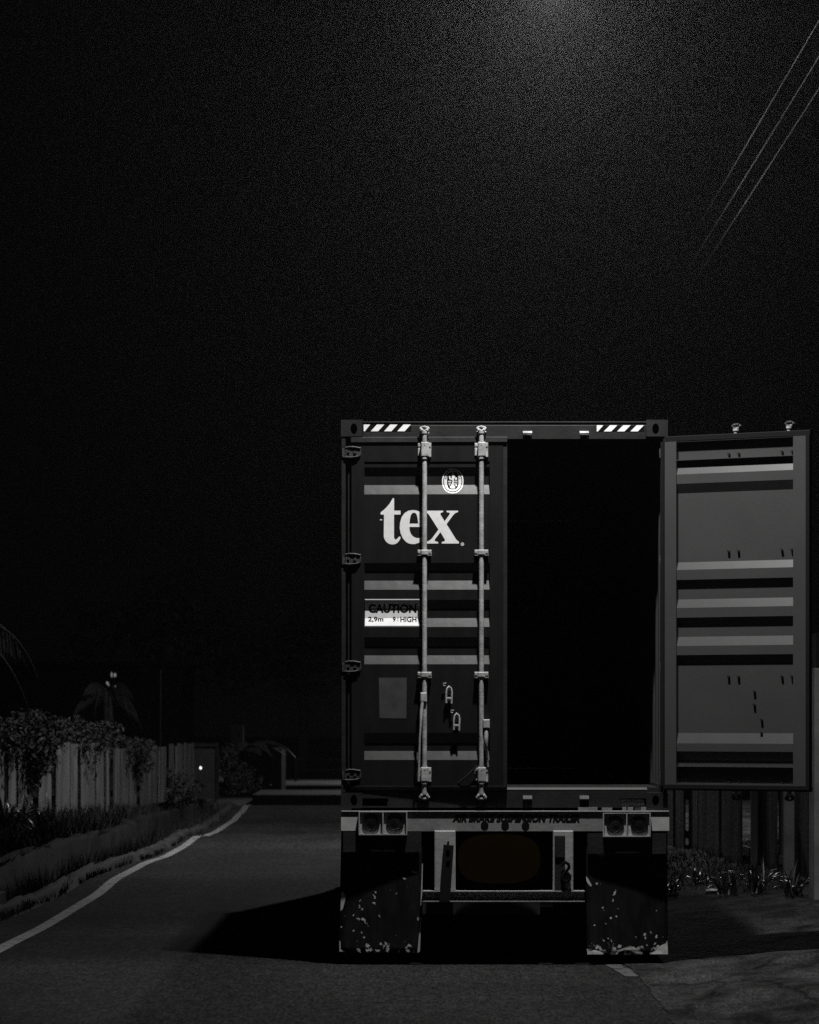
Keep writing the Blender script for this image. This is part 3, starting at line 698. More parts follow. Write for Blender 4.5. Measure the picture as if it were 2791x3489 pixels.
def wheel(x, y):
    n = 28; b = MB(); prof_ = [(.30, -.13), (.40, -.145), (.47, -.14), (.50, -.11), (.505, 0), (.50, .11), (.47, .14), (.40, .145), (.30, .13)]; vs = []; fs = []
    for (r_, t) in prof_: vs += [(x+t, y+r_*math.cos(2*math.pi*k/n), .505+r_*math.sin(2*math.pi*k/n)) for k in range(n)]
    for i in range(len(prof_)-1):
        for k in range(n): fs.append((i*n+k, i*n+(k+1) % n, (i+1)*n+(k+1) % n, (i+1)*n+k))
    b.add(vs, fs, True)
    w = tpart('tyre', b, 'tyre')
    r = MB(); rp = [(.299, -.13), (.25, -.10), (.12, -.04), (.10, -.09), (.0, -.10), (.0, .1), (.10, .09), (.25, .10), (.299, .13)]; vs = []; fs = []
    for (r_, t) in rp: vs += [(x+t, y+r_*math.cos(2*math.pi*k/n), .505+r_*math.sin(2*math.pi*k/n)) for k in range(n)]
    for i in range(len(rp)-1):
        for k in range(n): fs.append((i*n+k, i*n+(k+1) % n, (i+1)*n+(k+1) % n, (i+1)*n+k))
    r.add(vs, fs, True); rel(r, TL).build('rim', M['frame'], w)
for yy in (YR+1.75, YR+3.05, YR+4.35):
    for xq in (XC-1.06, XC-.74, XC+.74, XC+1.06): wheel(xq, yy)
    b = MB(); b.tube([(XC-.6, yy, .505), (XC+.6, yy, .505)], .07, 12); tpart('axle', b, 'chassis')
for xq in (XC-.8, XC+.8):
    b = MB(); b.box(xq-.06, xq+.06, YR+9.0, YR+9.12, .045, .95); b.box(xq-.14, xq+.14, YR+8.9, YR+9.22, .002, .05); tpart('landing_leg', b, 'chassis')

# ------------------------------------------------------------------ the setting
b = MB(); b.add([(-160, -20, -.5), (160, -20, -.5), (160, 320, -.5), (-160, 320, -.5)], [(0,1,2,3)])
tag(b.build('ground', M['soil']), kind='structure')
RZ = [(24, 0), (26, -.03), (29.3, -.055), (33.7, -.045), (36.4, .01), (39.7, .0), (44.4, -.07), (47, -.075), (50, -.045), (52.5, -.12), (55, -.15), (60, -.14), (63, -.08), (65.5, .0), (67, -.25), (71, -.48), (73.7, -.48), (73.95, .0), (78.8, .0), (80, -.3), (83.6, -.35), (83.85, 0), (87, .0), (300, 0)]
def rz(y):
    if y <= 24: return 0
    for (a, p), (c, q) in zip(RZ, RZ[1:]):
        if y <= c:
            t = (y-a)/(c-a); t = t*t*(3-2*t); return p+(q-p)*t
    return 0
# road sheet: ends at a gate about ninety metres away
b = MB(); n = 60; vs = []; fs = []
RX = [(-20, -4.2), (26, -3.95), (31, -3.62), (36, -3.52), (41, -3.42), (48, -3.38), (60, -3.45), (90, -3.6)]
def interp(t, y):
    for (a, p), (c, q) in zip(t, t[1:]):
        if y <= c: return p+(q-p)*max(0, (y-a)/(c-a))
    return t[-1][1]
ys = [-20+i*1.5 for i in range(29)]+[24+i*.33 for i in range(127)]+[65.9+i*.13 for i in range(200)]
for y in ys: vs += [(interp(RX, y)-.1, y, rz(y)), (1.75 if y < 50 else 4.5, y, rz(y))]
fs = [(2*i, 2*i+1, 2*i+3, 2*i+2) for i in range(len(ys)-1)]
shade_band = [f for i, f in enumerate(fs) if 66.2 < ys[i] < 73.9 or 78.9 < ys[i] < 83.8]; fs = [f for f in fs if f not in shade_band]
b.add(vs, fs, True); tag(b.build('road', M['asphalt']), kind='structure')
b = MB(); b.add(vs, shade_band, True); tag(b.build('shade_band', M['mud']), kind='structure')  # near-black colour stands in for the unlit dips of the far road
# right verge: broken concrete and dirt, gently uneven
def vz(x): return max(0, min(1, (x-1.9)/2.2))*.24
b = MB(); nx, ny = 90, 150; x0, x1, y0, y1 = 1.62, 14, 8, 60; vs = []; fs = []
for j in range(ny+1):
    for i in range(nx+1):
        u = i/nx; x = x0+(x1-x0)*u*u*.9+(x1-x0)*u*.1; y = y0+(y1-y0)*j/ny
        e = min(1, (x-x0)/.5)
        x_ = x + (.10*noise.noise((y*1.3, 3, 0)) if i == 0 else 0)
        z = .006 + vz(x) + e*(.035*noise.noise((x*1.1, y*.7, 0))+.018*noise.noise((x*3.1, y*2.3, 4)) + .01)
        vs.append((x_, y, z))
for j in range(ny):
    for i in range(nx): a = j*(nx+1)+i; fs.append((a, a+1, a+nx+2, a+nx+1))
b.add(vs, fs, True); tag(b.build('verge', M['verge']), kind='structure')
# painted edge lines
LP = [(y_, -3.31) for y_ in (8, 14, 20, 26, 32, 38, 44, 50, 56, 62, 66)]
def catmull(ps, k=14):
    o = []
    for i in range(len(ps)-1):
        p0, p1, p2, p3 = ps[max(0, i-1)], ps[i], ps[i+1], ps[min(len(ps)-1, i+2)]
        for j in range(k):
            t = j/k; o.append(tuple(.5*((2*p1[q])+(-p0[q]+p2[q])*t+(2*p0[q]-5*p1[q]+4*p2[q]-p3[q])*t*t+(-p0[q]+3*p1[q]-3*p2[q]+p3[q])*t**3) for q in (0, 1)))
    o.append(ps[-1]); return o
def ribbon(ps, w, z):
    b = MB(); vs = []
    for (y, x) in ps: vs += [(x-w/2, y, z+rz(y)), (x+w/2, y, z+rz(y))]
    b.add(vs, [(2*i, 2*i+1, 2*i+3, 2*i+2) for i in range(len(ps)-1)]); return b
tag(ribbon(catmull(LP), .125, .004).build('road_marking', M['line']), kind='structure')
tag(ribbon([(22.9, 1.60), (23.6, 1.55), (24.4, 1.49), (30, 1.47), (60, 1.47)], .12, .0045).build('road_marking', M['linefaint']), kind='structure')
# left side: low kerb, open drain, second ledge, grass bank
KP = [(-20, -4.15), (26, -3.98), (30.5, -3.86), (32.9, -3.76), (37.3, -3.62), (41.5, -3.50), (48, -3.50), (60, -3.55), (72, -3.65)]
def loft(path, section, name, m, seglen=.8, jitter=.012, y0=-20, y1=72):
    """section: (dx, z) points, swept along the kerb path, edges slightly broken"""
    b = MB(); ys = []; y = y0
    while y < y1: ys.append(y); y += seglen
    ys.append(y1); k = len(section); vs = []
    for y in ys:
        x = interp(path, y)
        for (dx, z) in section:
            q = noise.noise((y*1.7, dx*9, z*7))*jitter*2
            vs.append((x+dx+q, y, rz(y)+(max(z+q*.8, -.05) if z > 0 else z)))
    fs = [(i*k+j, i*k+j+1, (i+1)*k+j+1, (i+1)*k+j) for i in range(len(ys)-1) for j in range(k-1)]
    b.add(vs, fs, True); return b.build(name, m)
tag(loft(KP, [(.02, -.06), (.0, .07), (-.015, .085), (-.11, .10), (-.13, .08), (-.14, -.3)], 'kerb', M['concrete'], .35, .045), kind='structure')
tag(loft(KP, [(-.142, -.25), (-.56, -.25)], 'drain', M['soil'], 1, .0), kind='structure')
tag(loft(KP, [(-.56, -.26), (-.565, .30), (-.60, .33), (-.74, .335), (-.75, .30), (-.80, .28)], 'drain_wall', M['drain'], .45, .05), kind='structure')
# bank
BK = [(-.78, .27), (-1.1, .30), (-1.6, .36), (-2.3, .42), (-3.5, .5), (-6, .6), (-12, .7), (-40, .8)]
b = MB(); ys = [-20+i*.8 for i in range(131)]; vs = []
for y in ys:
    x = interp(KP, min(y, 72))
    for (dx, z) in BK: vs.append((x+dx, y, rz(y)+z+.06*noise.noise((dx*2, y*.9, 1))))
k = len(BK); b.add(vs, [(i*k+j, i*k+j+1, (i+1)*k+j+1, (i+1)*k+j) for i in range(len(ys)-1) for j in range(k-1)], True)
tag(b.build('grass_bank', M['soil']), kind='structure')
def bankz(x, y):
    dx = x-interp(KP, min(y, 72))
    for (a, p), (c, q) in zip(BK, BK[1:]):
        if c <= dx <= a: return rz(y)+p+(q-p)*(a-dx)/(a-c)
    return .28+rz(y)
# drain slab (a concrete cover near the camera)
b = MB(); b.box(-4.56, -3.93, 28.6, 31.3, .02, .15); b.box(-4.53, -3.96, 26.0, 28.5, .0, .13)
o = b.build('drain_cover', M['concrete'], bevel=.012)
tag(o, 'worn concrete slabs covering the drain at the left road edge', 'drain cover')

# ---- fences
def fence(A, B, z0, z1, bw, gap, name, m, label, wob=.03, jag=.05, capm=None, ztop=None):
    A, B = Vector(A), Vector(B); L = (B-A).length; d = (B-A)/L; nrm = Vector((d.y, -d.x))
    if nrm.y > 0: nrm = -nrm
    root = empty(name, (A.x, A.y, 0), label, 'fence'); loc = (A.x, A.y, 0)
    b = MB(); s = 0; rnd = random.Random(5); cnt = 0
    while s < L:
        w = bw*(.75+.6*rnd.random()); o = (rnd.random()-.5)*wob; zt_ = z1+(rnd.random()-.5)*jag; lean = (rnd.random()-.5)*.03
        p, q = A+d*s+nrm*o, A+d*min(L, s+w)+nrm*o
        r_ = nrm*-.025
        vs = [(p.x, p.y, z0), (q.x, q.y, z0), (q.x+d.x*lean, q.y+d.y*lean, zt_), (p.x+d.x*lean, p.y+d.y*lean, zt_)]
        vs += [(x+r_.x, y+r_.y, z) for (x, y, z) in vs]
        b.add(vs, [(0,1,2,3), (7,6,5,4), (0,4,5,1), (1,5,6,2), (2,6,7,3), (3,7,4,0)])
        s += w+gap*(.5+rnd.random()); cnt += 1
    rel(b, loc).build('board', m, root)
    b = MB()
    for zz in (z0+.25, z1-.25):
        p, q = A-nrm*.06, B-nrm*.06
        vs = [(p.x, p.y, zz), (q.x, q.y, zz), (q.x, q.y, zz+.09), (p.x, p.y, zz+.09)]
        vs += [(x-nrm.x*.04, y-nrm.y*.04, z) for (x, y, z) in vs]
        b.add(vs, [(0,1,2,3), (7,6,5,4), (0,4,5,1), (1,5,6,2), (2,6,7,3), (3,7,4,0)])
    rel(b, loc).build('rail', m, root)
    return root
fence((-6.75, 40.6), (-4.75, 50.8), .3, 1.42, .34, .09, 'board_fence', M['board'], 'fence of weathered upright boards under vines left of the road', wob=.10)
fence((-4.72, 51.2), (-4.15, 62), .3, 1.3, .35, .10, 'board_fence', M['board2'], 'darker continuation of the board fence farther down the road on the left', wob=.08)
fence((4.02, 29.7), (3.36, 42), .05, 2.2, .8, .05, 'panel_fence', M['board2'], 'dark panel fence on the right verge behind the open container door', wob=.14)
# gate pillar at the right edge of the picture
b = MB(); PL = (3.80, 29.3, .15)
b.bevbox(-.13, .25, -.2, .2, -.1, 2.14, .02)
pr = empty('gate_pillar', PL, 'tall pale concrete pillar with a dark cap at the right edge', 'pillar')
b.build('shaft', M['pillar'], pr); b = MB(); b.bevbox(-.11, .23, -.18, .18, 2.141, 2.46, .02); b.build('cap', M['drain'], pr)
# a lit batten pair standing against the right fence
for i, (x, y, w, h, lb) in enumerate(((3.67, 34.2, .035, 2.0, 'slimmer of the two pale concrete posts at the right fence'), (3.78, 32.0, .052, 2.1, 'thicker pale concrete post at the right fence nearer the pillar'))):
    b = MB(); b.bevbox(-w, w, -.05, .05, -.02, h, .008); o = b.build('fence_post', M['pillar'] if i else M['board']); o.location = (x, y, .15)
    tag(o, lb, 'post', 'posts at the right fence')

# ---- foliage
def leafcloud(b, c, rad, n, size, rnd, flat=1.0, droop=.3, sun=None):
    for _ in range(n):
        while True:
            p = Vector((rnd.uniform(-1, 1), rnd.uniform(-1, 1), rnd.uniform(-1, 1)))
            if .25 < p.length < 1: break
        if noise.noise((p.x*2.2+c[0], p.y*2.2+c[1], p.z*2.2+c[2])) < -.12: continue
        q = Vector((c[0]+p.x*rad[0], c[1]+p.y*rad[1], c[2]+p.z*rad[2]))
        s = size*rnd.uniform(.6, 1.5)
        a = Vector((rnd.uniform(-1, 1), rnd.uniform(-1, 1), rnd.uniform(-1, .6))).normalized()
        t = a.cross(Vector((rnd.uniform(-1, 1), rnd.uniform(-1, 1), rnd.uniform(-1, 1)))).normalized()
        b.add([q-a*s, q+t*s*.38, q+a*s, q-t*s*.38], [(0,1,2,3)])
def shrub(name, loc, lobes, n, size, label, cat='shrub', group=None, seed=1, m='leaf', stem=True):
    rnd = random.Random(seed); r = empty(name, loc, label, cat, group); b = MB()
    for (c, rad) in lobes: leafcloud(b, c, rad, n, size, rnd)
    b.build('foliage', M[m], r)
    if stem:
        b = MB()
        for (c, rad) in lobes:
            b.tube([(c[0]*.3, c[1]*.3, -.05), (c[0]*.7, c[1]*.7, c[2]*.5), (c[0], c[1], c[2])], .02, 6, radii=[.035, .025, .01])
        b.build('stem', M['bark'], r)
    return r
# vines and bushes growing over the left fence
VS = [(-6.55, 41.0, 1.9, .8, 'leafy vine thicket over the nearest end of the left fence'), (-6.25, 43.2, 1.95, .6, 'vine mass trailing on top of the fence above the palest boards'),
      (-5.75, 45.6, 1.85, .55, 'vine mass hanging over the middle of the left fence'), (-5.35, 47.8, 1.9, .6, 'tangled bush spilling down the fence where the boards turn dark'),
      (-4.9, 50.2, 1.8, .6, 'rounded bush crowning the far end of the board fence'), (-4.55, 53.4, 1.5, .5, 'low bush over the darker far fence')]
for i, (x, y, z, s, lb) in enumerate(VS):
    rd = random.Random(i)
    lobes = [((rd.uniform(-.3, .7)*s-.25, rd.uniform(-1.3, 1.6)*s, z-.72+rd.uniform(-.12, .2)), (s*.6, s*1.1, s*rd.uniform(.3, .5))) for _ in range(5)]
    shrub('vine_bush', (x, y, .35), lobes, 900, .033, lb, 'bush', 'bushes and vines over the left fence', seed=i, stem=False)
# hanging vine that covers the fence between pale boards
r = empty('hanging_vine', (-5.42, 46.9, .35), 'dark vine curtain hanging down the fence right of the pale boards', 'vine'); b = MB(); rnd = random.Random(3)
for k in range(9): leafcloud(b, (rnd.uniform(-.15, .15), rnd.uniform(-.5, .5)-.05, rnd.uniform(.25, 1.4)), (.14, .45, .3), 230, .045, rnd)
b.build('foliage', M['leaf'], r)
# arching blades plants at the foot of the fence
def blades(name, loc, n, L, label, cat='plant', seed=1, m='leafshine', group=None, wid=.02, spread=1.0):
    rnd = random.Random(seed); b = MB()
    for _ in range(n):
        a = rnd.uniform(0, 2*math.pi); l = L*rnd.uniform(.55, 1.1); sp = rnd.uniform(.3, 1.0)*spread; k = 8; base = Vector((rnd.uniform(-.08, .08), rnd.uniform(-.08, .08), 0)); vs = []
        side = Vector((-math.sin(a), math.cos(a), 0)); w = wid*rnd.uniform(.6, 1.2)
        for j in range(k+1):
            t = j/k; p = base+Vector((math.cos(a), math.sin(a), 0))*l*sp*t**1.3 + Vector((0, 0, l*(t*1.15-.75*sp*t*t*1.2)))
            ww = w*(1-t**2)+.001; vs += [p-side*ww+Vector((0, 0, ww*.5)), p, p+side*ww+Vector((0, 0, ww*.5))]
        b.add(vs, [(3*j+c, 3*j+c+1, 3*j+c+4, 3*j+c+3) for j in range(k) for c in (0, 1)], True)
    o = b.build(name, M[m]); o.location = loc; return tag(o, label, cat, group)
PLT = [(-5.55, 38.2, 46, .95, 'big arching plant at the far left end of the bank'), (-5.1, 40.2, 34, .75, 'arching plant in front of the first pale boards'), (-5.15, 42.3, 30, .7, 'spiky plant with glossy tips below the fence'),
       (-4.95, 43.6, 26, .62, 'plant whose long blades bow towards the road'), (-4.75, 41.2, 18, .4, 'short clump on the bank edge nearest the drain')]
for i, (x, y, n, L, lb) in enumerate(PLT): blades('arching_plant', (x, y, bankz(x, y)), n, L, lb, seed=i+20, group='arching plants on the left bank', wid=.018)
blades('arching_plant', (-4.18, 31.6, .33), 26, .42, 'small clump with bright glints at the left picture edge', seed=44, wid=.012)
# grass on the bank and along the drain
b = MB(); rnd = random.Random(11)
for _ in range(38000):
    y = 29+rnd.random()**1.3*44; dx = -.66-rnd.random()**1.8*2.4
    x = interp(KP, y)+dx; z = bankz(x, y)+.03; h = rnd.uniform(.06, .24)*(1 if dx < -.8 else .6); a = rnd.uniform(0, 6.28); w = rnd.uniform(.004, .009)*(1+y/60)
    lx, ly = rnd.uniform(-.6, .6)*h, rnd.uniform(-.6, .6)*h
    if dx > -.85: lx, h = abs(lx)*1.6+.05, h*rnd.uniform(-1.2, .6)
    if noise.noise((x*1.6, y*.8, 0)) < -.25: continue
    b.add([(x-math.cos(a)*w, y-math.sin(a)*w, z-.04), (x+math.cos(a)*w, y+math.sin(a)*w, z-.04), (x+lx, y+ly, z+h)], [(0,1,2)])
tag(b.build('bank_grass', M['grass']), 'short dark grass covering the left bank', 'grass', kind='stuff')
b = MB()
for _ in range(16000):
    y = 27+rnd.random()**1.3*42; dx = rnd.choice((rnd.uniform(-.56, -.15), rnd.uniform(-.58, -.4), rnd.uniform(-.12, .05)))
    if noise.noise((dx*2, y*.55, 9)) < -.12: continue
    x = interp(KP, y)+dx; z = rz(y)+(-.22 if dx < -.14 else -.01); h = rnd.uniform(.06, .46 if dx < -.14 else .09); a = rnd.uniform(0, 6.28); w = rnd.uniform(.006, .012)
    lx, ly = rnd.uniform(-.4, .4)*h, rnd.uniform(-.5, .5)*h
    b.add([(x-math.cos(a)*w, y-math.sin(a)*w, z), (x+math.cos(a)*w, y+math.sin(a)*w, z), (x+lx, y+ly, z+h)], [(0,1,2)])
tag(b.build('drain_weeds', M['grass']), 'ragged weeds growing out of the drain and along the left kerb', 'weeds', kind='stuff')
b = MB()
for _ in range(7000):
    x = rnd.uniform(2.3, 5.5); y = rnd.uniform(29, 40)
    if y < 30.3-(x-2.2)*.6 + noise.noise((x*2, y, 7))*1.2+1.2: continue
    z = .015+vz(x); h = rnd.uniform(.03, .13); a = rnd.uniform(0, 6.28); w = rnd.uniform(.004, .008); lx, ly = rnd.uniform(-.7, .7)*h, rnd.uniform(-.7, .7)*h
    b.add([(x-math.cos(a)*w, y-math.sin(a)*w, z), (x+math.cos(a)*w, y+math.sin(a)*w, z), (x+lx, y+ly, z+h)], [(0,1,2)])
tag(b.build('verge_grass', M['grass']), 'sparse weeds at the foot of the right fence', 'grass', kind='stuff')
RP = [(3.32, 30.6, 34, .42, 'weed clump with glinting tips nearest the pillar'), (3.05, 30.9, 26, .36, 'glinting weed clump in the middle of the right verge'), (3.55, 29.6, 26, .4, 'weed clump at the foot of the pillar'), (2.95, 32.5, 14, .35, 'small weed standing alone left of the glinting clumps'), (2.55, 31.8, 18, .25, 'low weed just right of the right mud flap')]
for i, (x, y, n, L, lb) in enumerate(RP): blades('weed_clump', (x, y, vz(x)+.01), n, L, lb, seed=i+60, group='weed clumps on the right verge', wid=.012)
for i, (x, y, lb) in enumerate(((2.93, 31.2, 'bright scrap of plastic lying on the right verge'), (2.56, 31.2, 'pale scrap of plastic close to the right mud flap'))):
    b = MB(); b.prism([(-.06, .0), (.05, .005), (.065, .018), (.01, .03), (-.05, .02)], 'y', -.02, .03); o = b.build('litter', M['litter']); o.location = (x, y, vz(x)+.03); o.rotation_euler = (R(-35), 0, R(12)); tag(o, lb, 'litter')

# palms at the left
def palm(loc, crown, nf, L, label, seed, m='leaf', arc=(0, 360)):
    rnd = random.Random(seed); r = empty('palm_tree', loc, label, 'palm tree', 'palms behind the left fence')
    b = MB(); b.tube([(0, 0, -.1), (.05, 0, crown*.5), (0, 0, crown)], .1, 10, radii=[.14, .11, .09]); b.build('trunk', M['bark'], r)
    b = MB()
    for i in range(nf):
        a = R(arc[0]+(arc[1]-arc[0])*i/nf)+rnd.uniform(-.2, .2); l = L*rnd.uniform(.8, 1.1); rise = rnd.uniform(.1, .9); k = 14; pts = []
        for j in range(k+1):
            t = j/k; pts.append(Vector((math.cos(a)*l*t*(1-.25*t), math.sin(a)*l*t*(1-.25*t), crown+l*(rise*t-1.05*t*t))))
        b.tube(pts, .012, 5, radii=[.018-.015*j/k for j in range(k+1)])
        side = Vector((-math.sin(a), math.cos(a), 0))
        for j in range(1, int(k*1.8)):
            t = j/(k*1.8); p = pts[int(t*k)].lerp(pts[min(k, int(t*k)+1)], t*k-int(t*k)); ll = .55*l*.45*math.sin(math.pi*min(1, t*.9+.12))
            for sd in (-1, 1):
                tip = p+side*sd*ll*.16+Vector((math.cos(a), math.sin(a), 0))*ll*.12+Vector((0, 0, -ll*1.3)); w = Vector((math.cos(a), math.sin(a), 0))*.0055
                b.add([p-w, p+w, p.lerp(tip, .6)+w, tip, p.lerp(tip, .6)-w], [(0,1,2,3,4)])
    b.build('crown', M['palmleaf'], r)
palm((-6.45, 44.5, .4), 2.5, 14, 1.7, 'palm with drooping fronds cut by the left picture edge', 5)
palm((-5.75, 61, .4), 1.9, 11, .85, 'smaller palm farther back with fronds in front of the lit windows', 8)
# banana plant by the far pillar
r = empty('banana_plant', (-3.55, 68, .3), 'broad-leaved banana plant beside the far pillar', 'plant'); b = MB(); rnd = random.Random(2)
for i, (a, L, rz) in enumerate(((-10, 1.3, .9), (20, 1.1, .6), (-35, .9, 1.1), (160, .9, 1.0), (80, .8, 1.2), (-60, 1.0, .5))):
    a = R(a); vs = []; k = 10; side = Vector((-math.sin(a), math.cos(a), .25)).normalized()
    for j in range(k+1):
        t = j/k; p = Vector((math.cos(a)*L*t*.9, math.sin(a)*L*t*.9, .75+L*(rz*t-1.1*t*t*rz))); w = .14*math.sin(math.pi*min(1, .1+t*.88)); vs += [p-side*w-Vector((0, 0, w*.3)), p, p+side*w-Vector((0, 0, w*.3))]
    b.add(vs, [(3*j+c, 3*j+c+1, 3*j+c+4, 3*j+c+3) for j in range(k) for c in (0, 1)], True)
b.build('leaf', M['leafshine'], r); b = MB(); b.tube([(0, 0, 0), (.02, 0, .8)], .06, 8); b.build('stem', M['bark'], r)
shrub('shrub', (-3.62, 66, .25), [((0, 0, .35), (.4, .5, .4)), ((.25, .2, .25), (.35, .4, .3)), ((-.15, .3, .65), (.25, .3, .3))], 520, .05, 'leafy shrub at the foot of the banana plant', seed=9)
shrub('shrub', (-4.05, 57.5, .25), [((0, 0, .25), (.35, .6, .3)), ((-.3, .4, .35), (.35, .5, .3))], 420, .05, 'low weedy shrub on the bank past the board fence', seed=12)
# far pillar, wall, gate, post, gateway with small lamp
def single(name, fn, m, loc, label, cat, bev=0, group=None):
    b = MB(); fn(b); o = b.build(name, m, bevel=bev); o.location = loc; return tag(o, label, cat, group)
single('wall_pillar', lambda b: b.bevbox(-.26, .03, -.15, .15, -.1, 1.30, .015), M['drain'], (-3.75, 72, .3), 'narrow upright pillar left of the banana plant', 'pillar')
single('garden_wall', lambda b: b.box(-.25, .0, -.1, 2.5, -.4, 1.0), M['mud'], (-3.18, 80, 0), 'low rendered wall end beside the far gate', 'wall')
gt = empty('field_gate', (-3.15, 88.2, 0), 'low dark gate closing the far end of the road', 'gate')
b = MB()
for zz in (.05, .3, .58): b.box(0, 5.5, -.02, .02, zz, zz+.035)
b.build('rail', M['drain'], gt); b = MB()
for xq in (0, 1.4, 2.8, 5.4): b.box(xq, xq+.06, -.045, -.021, 0, .66)
b.build('gate_post', M['drain'], gt)
single('slim_post', lambda b: b.tube([(0, 0, 0), (0, 0, 2.4)], .012, 8), M['rubber'], (-4.65, 60, .3), 'slim metal post standing alone behind the left fence', 'post')
gw = empty('gateway', (-4.3, 63, .3), 'small dark gateway in the left boundary with a lamp inside', 'gateway')
b = MB(); b.box(0, .05, 0, .08, -.1, 1.0); b.box(.5, .56, 0, .08, -.1, 1.0); b.box(0.051, .499, 0, .08, .92, .99); b.build('frame', M['drain'], gw)
b = MB(); b.box(.051, .499, .05, .07, -.1, .919); b.build('gate_leaf', M['chassis'], gw)
lm = empty('garden_lamp', (-4.0, 61.5, .3), 'tiny glowing lamp on a stake in front of the gateway', 'lamp')
b = MB(); b.tube([(0, 0, 0), (0, 0, .5)], .012, 6); b.build('stake', M['cable'], lm)
b = MB(); b.tube([(0, 0, .505), (0, 0, .525), (0, 0, .545), (0, 0, .56)], .02, 10, radii=[.012, .024, .022, .008]); b.build('lamp_bulb', M['spot_on'], lm)
# house with lit panes far behind the palm
hs = empty('house', (-9.5, 92, .6), 'dark house far behind the palm with four small lit panes', 'house')
b = MB(); b.box(-3, 3, 0, 5, -.3, 2.62); b.build('wall', M['housewall'], hs)
b = MB(); b.prism([(-3.3, 2.621), (3.3, 2.621), (3.0, 2.75), (-3.0, 2.75)], 'y', -.3, 5.3); b.build('roof', M['housewall'], hs)
for (xp, yp, w, h) in ((380, 2299, 5, 18), (391, 2300, 8, 13), (365, 2327, 8, 10), (369, 2334, 5, 6), (392, 2338, 6, 5)):
    X = (xp-1395.5)/10944*91.9; Z = CAMZ-(yp-2430)/10944*91.9; w, h = w/119/2, h/119/2
    b = MB(); l = ell(X+9.5, Z-.6, w, h, 12); b.prism(l, 'y', -.03, -.005); b.build('window', M['litwin'], hs)

# trees beyond, mere dark masses at night
def tree(loc, h, cr, label, seed):
    rnd = random.Random(seed); r = empty('tree', loc, label, 'tree', 'trees beyond the left fence'); b = MB()
    top = (rnd.uniform(-.3, .3), 0, h*.62); b.tube([(0, 0, -.2), (.1, 0, h*.3), top], .15, 8, radii=[.2, .15, .09])
    for i in range(6):
        a = rnd.uniform(0, 6.28); b.tube([(.05, 0, h*(.3+.05*i)), (math.cos(a)*cr*.4, math.sin(a)*cr*.4, h*.62), (math.cos(a)*cr*.8, math.sin(a)*cr*.8, h*(.7+.04*i))], .05, 6, radii=[.07, .04, .015])
    b.build('trunk', M['bark'], r); b = MB()
    for _ in range(11):
        a = rnd.uniform(0, 6.28); q = rnd.uniform(.1, .9)*cr; leafcloud(b, (math.cos(a)*q, math.sin(a)*q, h*rnd.uniform(.5, .95)), (cr*.38, cr*.38, h*.14), 420, .13, rnd)
    b.build('crown', M['leaf'], r)
M['leaf_far'] = M['leaf']
for i, (x, y, h, c, lb) in enumerate(((-13.5, 84, 5.2, 2.6, 'leftmost dark tree beyond the fence'), (-7.5, 100, 6, 3, 'dark tree right of the lit windows'), (-3.5, 104, 5, 3, 'dark tree straight behind the far gate'), (1.5, 108, 5, 3, 'dark tree closing the road behind the container'))): tree((x, y, .3), h, c, lb, 30+i)

# ---- cables along the road, upper right
def cable(p0, p1, sag, r, label, group='overhead cables along the right side'):
    p0, p1 = Vector(p0), Vector(p1); b = MB(); pts = []
    for j in range(41):
        t = j/40; p = p0.lerp(p1, t); p.z -= sag*4*t*(1-t); pts.append(p-p0)
    b.tube(pts, r, 6); o = b.build('overhead_cable', M['cable']); o.location = p0; tag(o, label, 'cable', group)
cable((5.0, 31, 10.36), (5.0, 100, 10.5), .12, .010, 'uppermost of the three parallel overhead cables')
cable((4.9, 31, 9.76), (4.9, 100, 9.85), .12, .011, 'middle of the three parallel overhead cables')
cable((5.0, 31, 9.54), (5.0, 100, 9.6), .12, .011, 'lowest of the three parallel overhead cables')
cable((2.9, 24.5, 7.55), (9.0, 52.0, 9.5), .1, .007, 'overhead cable crossing the top right corner of the picture', None)

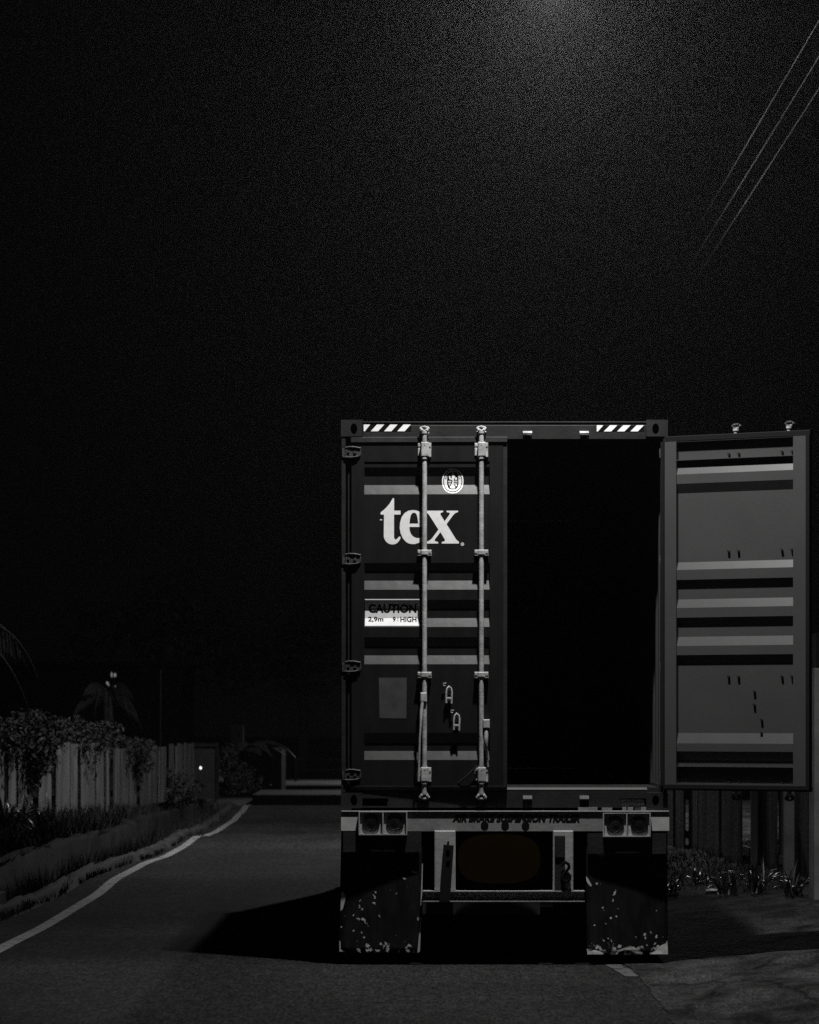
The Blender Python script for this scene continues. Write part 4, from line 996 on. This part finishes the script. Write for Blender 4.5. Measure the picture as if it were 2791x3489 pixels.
# ------------------------------------------------------------------ lamps
def street_lamp(loc, arm_to, power, size, label, spot=None, emit='lamp_on', group='street lamps along the road', glow=0):
    r = empty('street_lamp', (loc[0], loc[1], 0), label, 'street lamp', group)
    x, y, z = arm_to[0]-loc[0], arm_to[1]-loc[1], arm_to[2]
    b = MB(); b.tube([(0, 0, 0), (0, 0, z*.5), (0, 0, z+.1)], .07, 12, radii=[.09, .075, .05]); b.build('pole', M['concrete'], r)
    b = MB(); b.tube([(0, 0, z+.05), (x*.5, y*.5, z+.35), (x*.95, y*.95, z+.14)], .03, 8); b.build('arm', M['frame'], r)
    b = MB(); b.bevbox(x-.32, x+.32, y-.14, y+.14, z+.06, z+.16, .01); b.build('head', M['frame'], r)
    b = MB(); b.box(x-.16, x+.16, y-.09, y+.09, z+.045, z+.059); b.build('lamp_lens', M[emit], r)
    if spot:
        l = bpy.data.lights.new('street_light', 'SPOT'); l.spot_size = R(spot[0]); l.spot_blend = spot[1]; l.shadow_soft_size = size
    else:
        l = bpy.data.lights.new('street_light', 'AREA'); l.shape = 'DISK'; l.size = size
    l.energy = power; l.color = (1, .99, .98)
    lo = bpy.data.objects.new('street_light', l); COL.objects.link(lo); lo.parent = r; lo.location = (x, y, z)
    if spot and len(spot) > 2:
        lo.rotation_euler = spot[2]
    if glow:      # added point light that widens the lamp's glow in the haze
        l2 = bpy.data.lights.new('glow_light', 'POINT'); l2.energy = glow; l2.shadow_soft_size = .12
        lb = bpy.data.objects.new('glow_light', l2); COL.objects.link(lb); lb.parent = r; lb.location = (x, y, z-.02)
    return r
P1, P2 = 2500, 5600
street_lamp((4.6, 21.8), (.97, 22.1, 8.2), P1, .11, 'street lamp over the rear of the container, out of the frame above', spot=(118, 1, (R(10), R(-10), 0)))
street_lamp((6.9, 47.5), (2.1, 47, 12.62), P2, .15, 'taller street lamp glowing just above the top of the picture', spot=(158, .55, (R(18), 0, 0)), glow=2900)
street_lamp((3.6, 88.6), (2.6, 88.4, 5.0), 5200, .08, 'short street lamp hidden behind the container lighting the far road', spot=(112, .5, (R(-25), R(18), 0)))

# ------------------------------------------------------------------ night air
b = MB(); b.box(-170, 170, -30, 330, -1.5, 20)
m, nt, bb = newmat('night_haze'); nt.nodes.remove(bb)
pv = nt.nodes.new('ShaderNodeVolumePrincipled'); pv.inputs['Density'].default_value = .00021; pv.inputs['Color'].default_value = (.95, .95, .95, 1); pv.inputs['Anisotropy'].default_value = .84
nt.links.new(pv.outputs[0], nt.nodes['Material Output'].inputs['Volume'])
m.cycles.volume_sampling = 'EQUIANGULAR'; m.cycles.homogeneous_volume = True
hz = b.build('haze', m); tag(hz, kind='stuff')

w = bpy.data.worlds.new('World'); sc.world = w; w.use_nodes = True
bg = w.node_tree.nodes['Background']; bg.inputs[0].default_value = (.92, .96, 1.0, 1); bg.inputs[1].default_value = .0009

sc.view_settings.view_transform = 'Standard'; sc.view_settings.look = 'None'; sc.view_settings.exposure = 0; sc.view_settings.gamma = 1
sc.render.engine = 'CYCLES'
cy = sc.cycles
cy.use_adaptive_sampling = False
cy.use_denoising = False
cy.max_bounces = 5; cy.diffuse_bounces = 3; cy.glossy_bounces = 2; cy.volume_bounces = 0; cy.transmission_bounces = 2
cy.sample_clamp_indirect = .25; cy.sample_clamp_direct = 2.5
sc.render.resolution_x = 819; sc.render.resolution_y = 1024
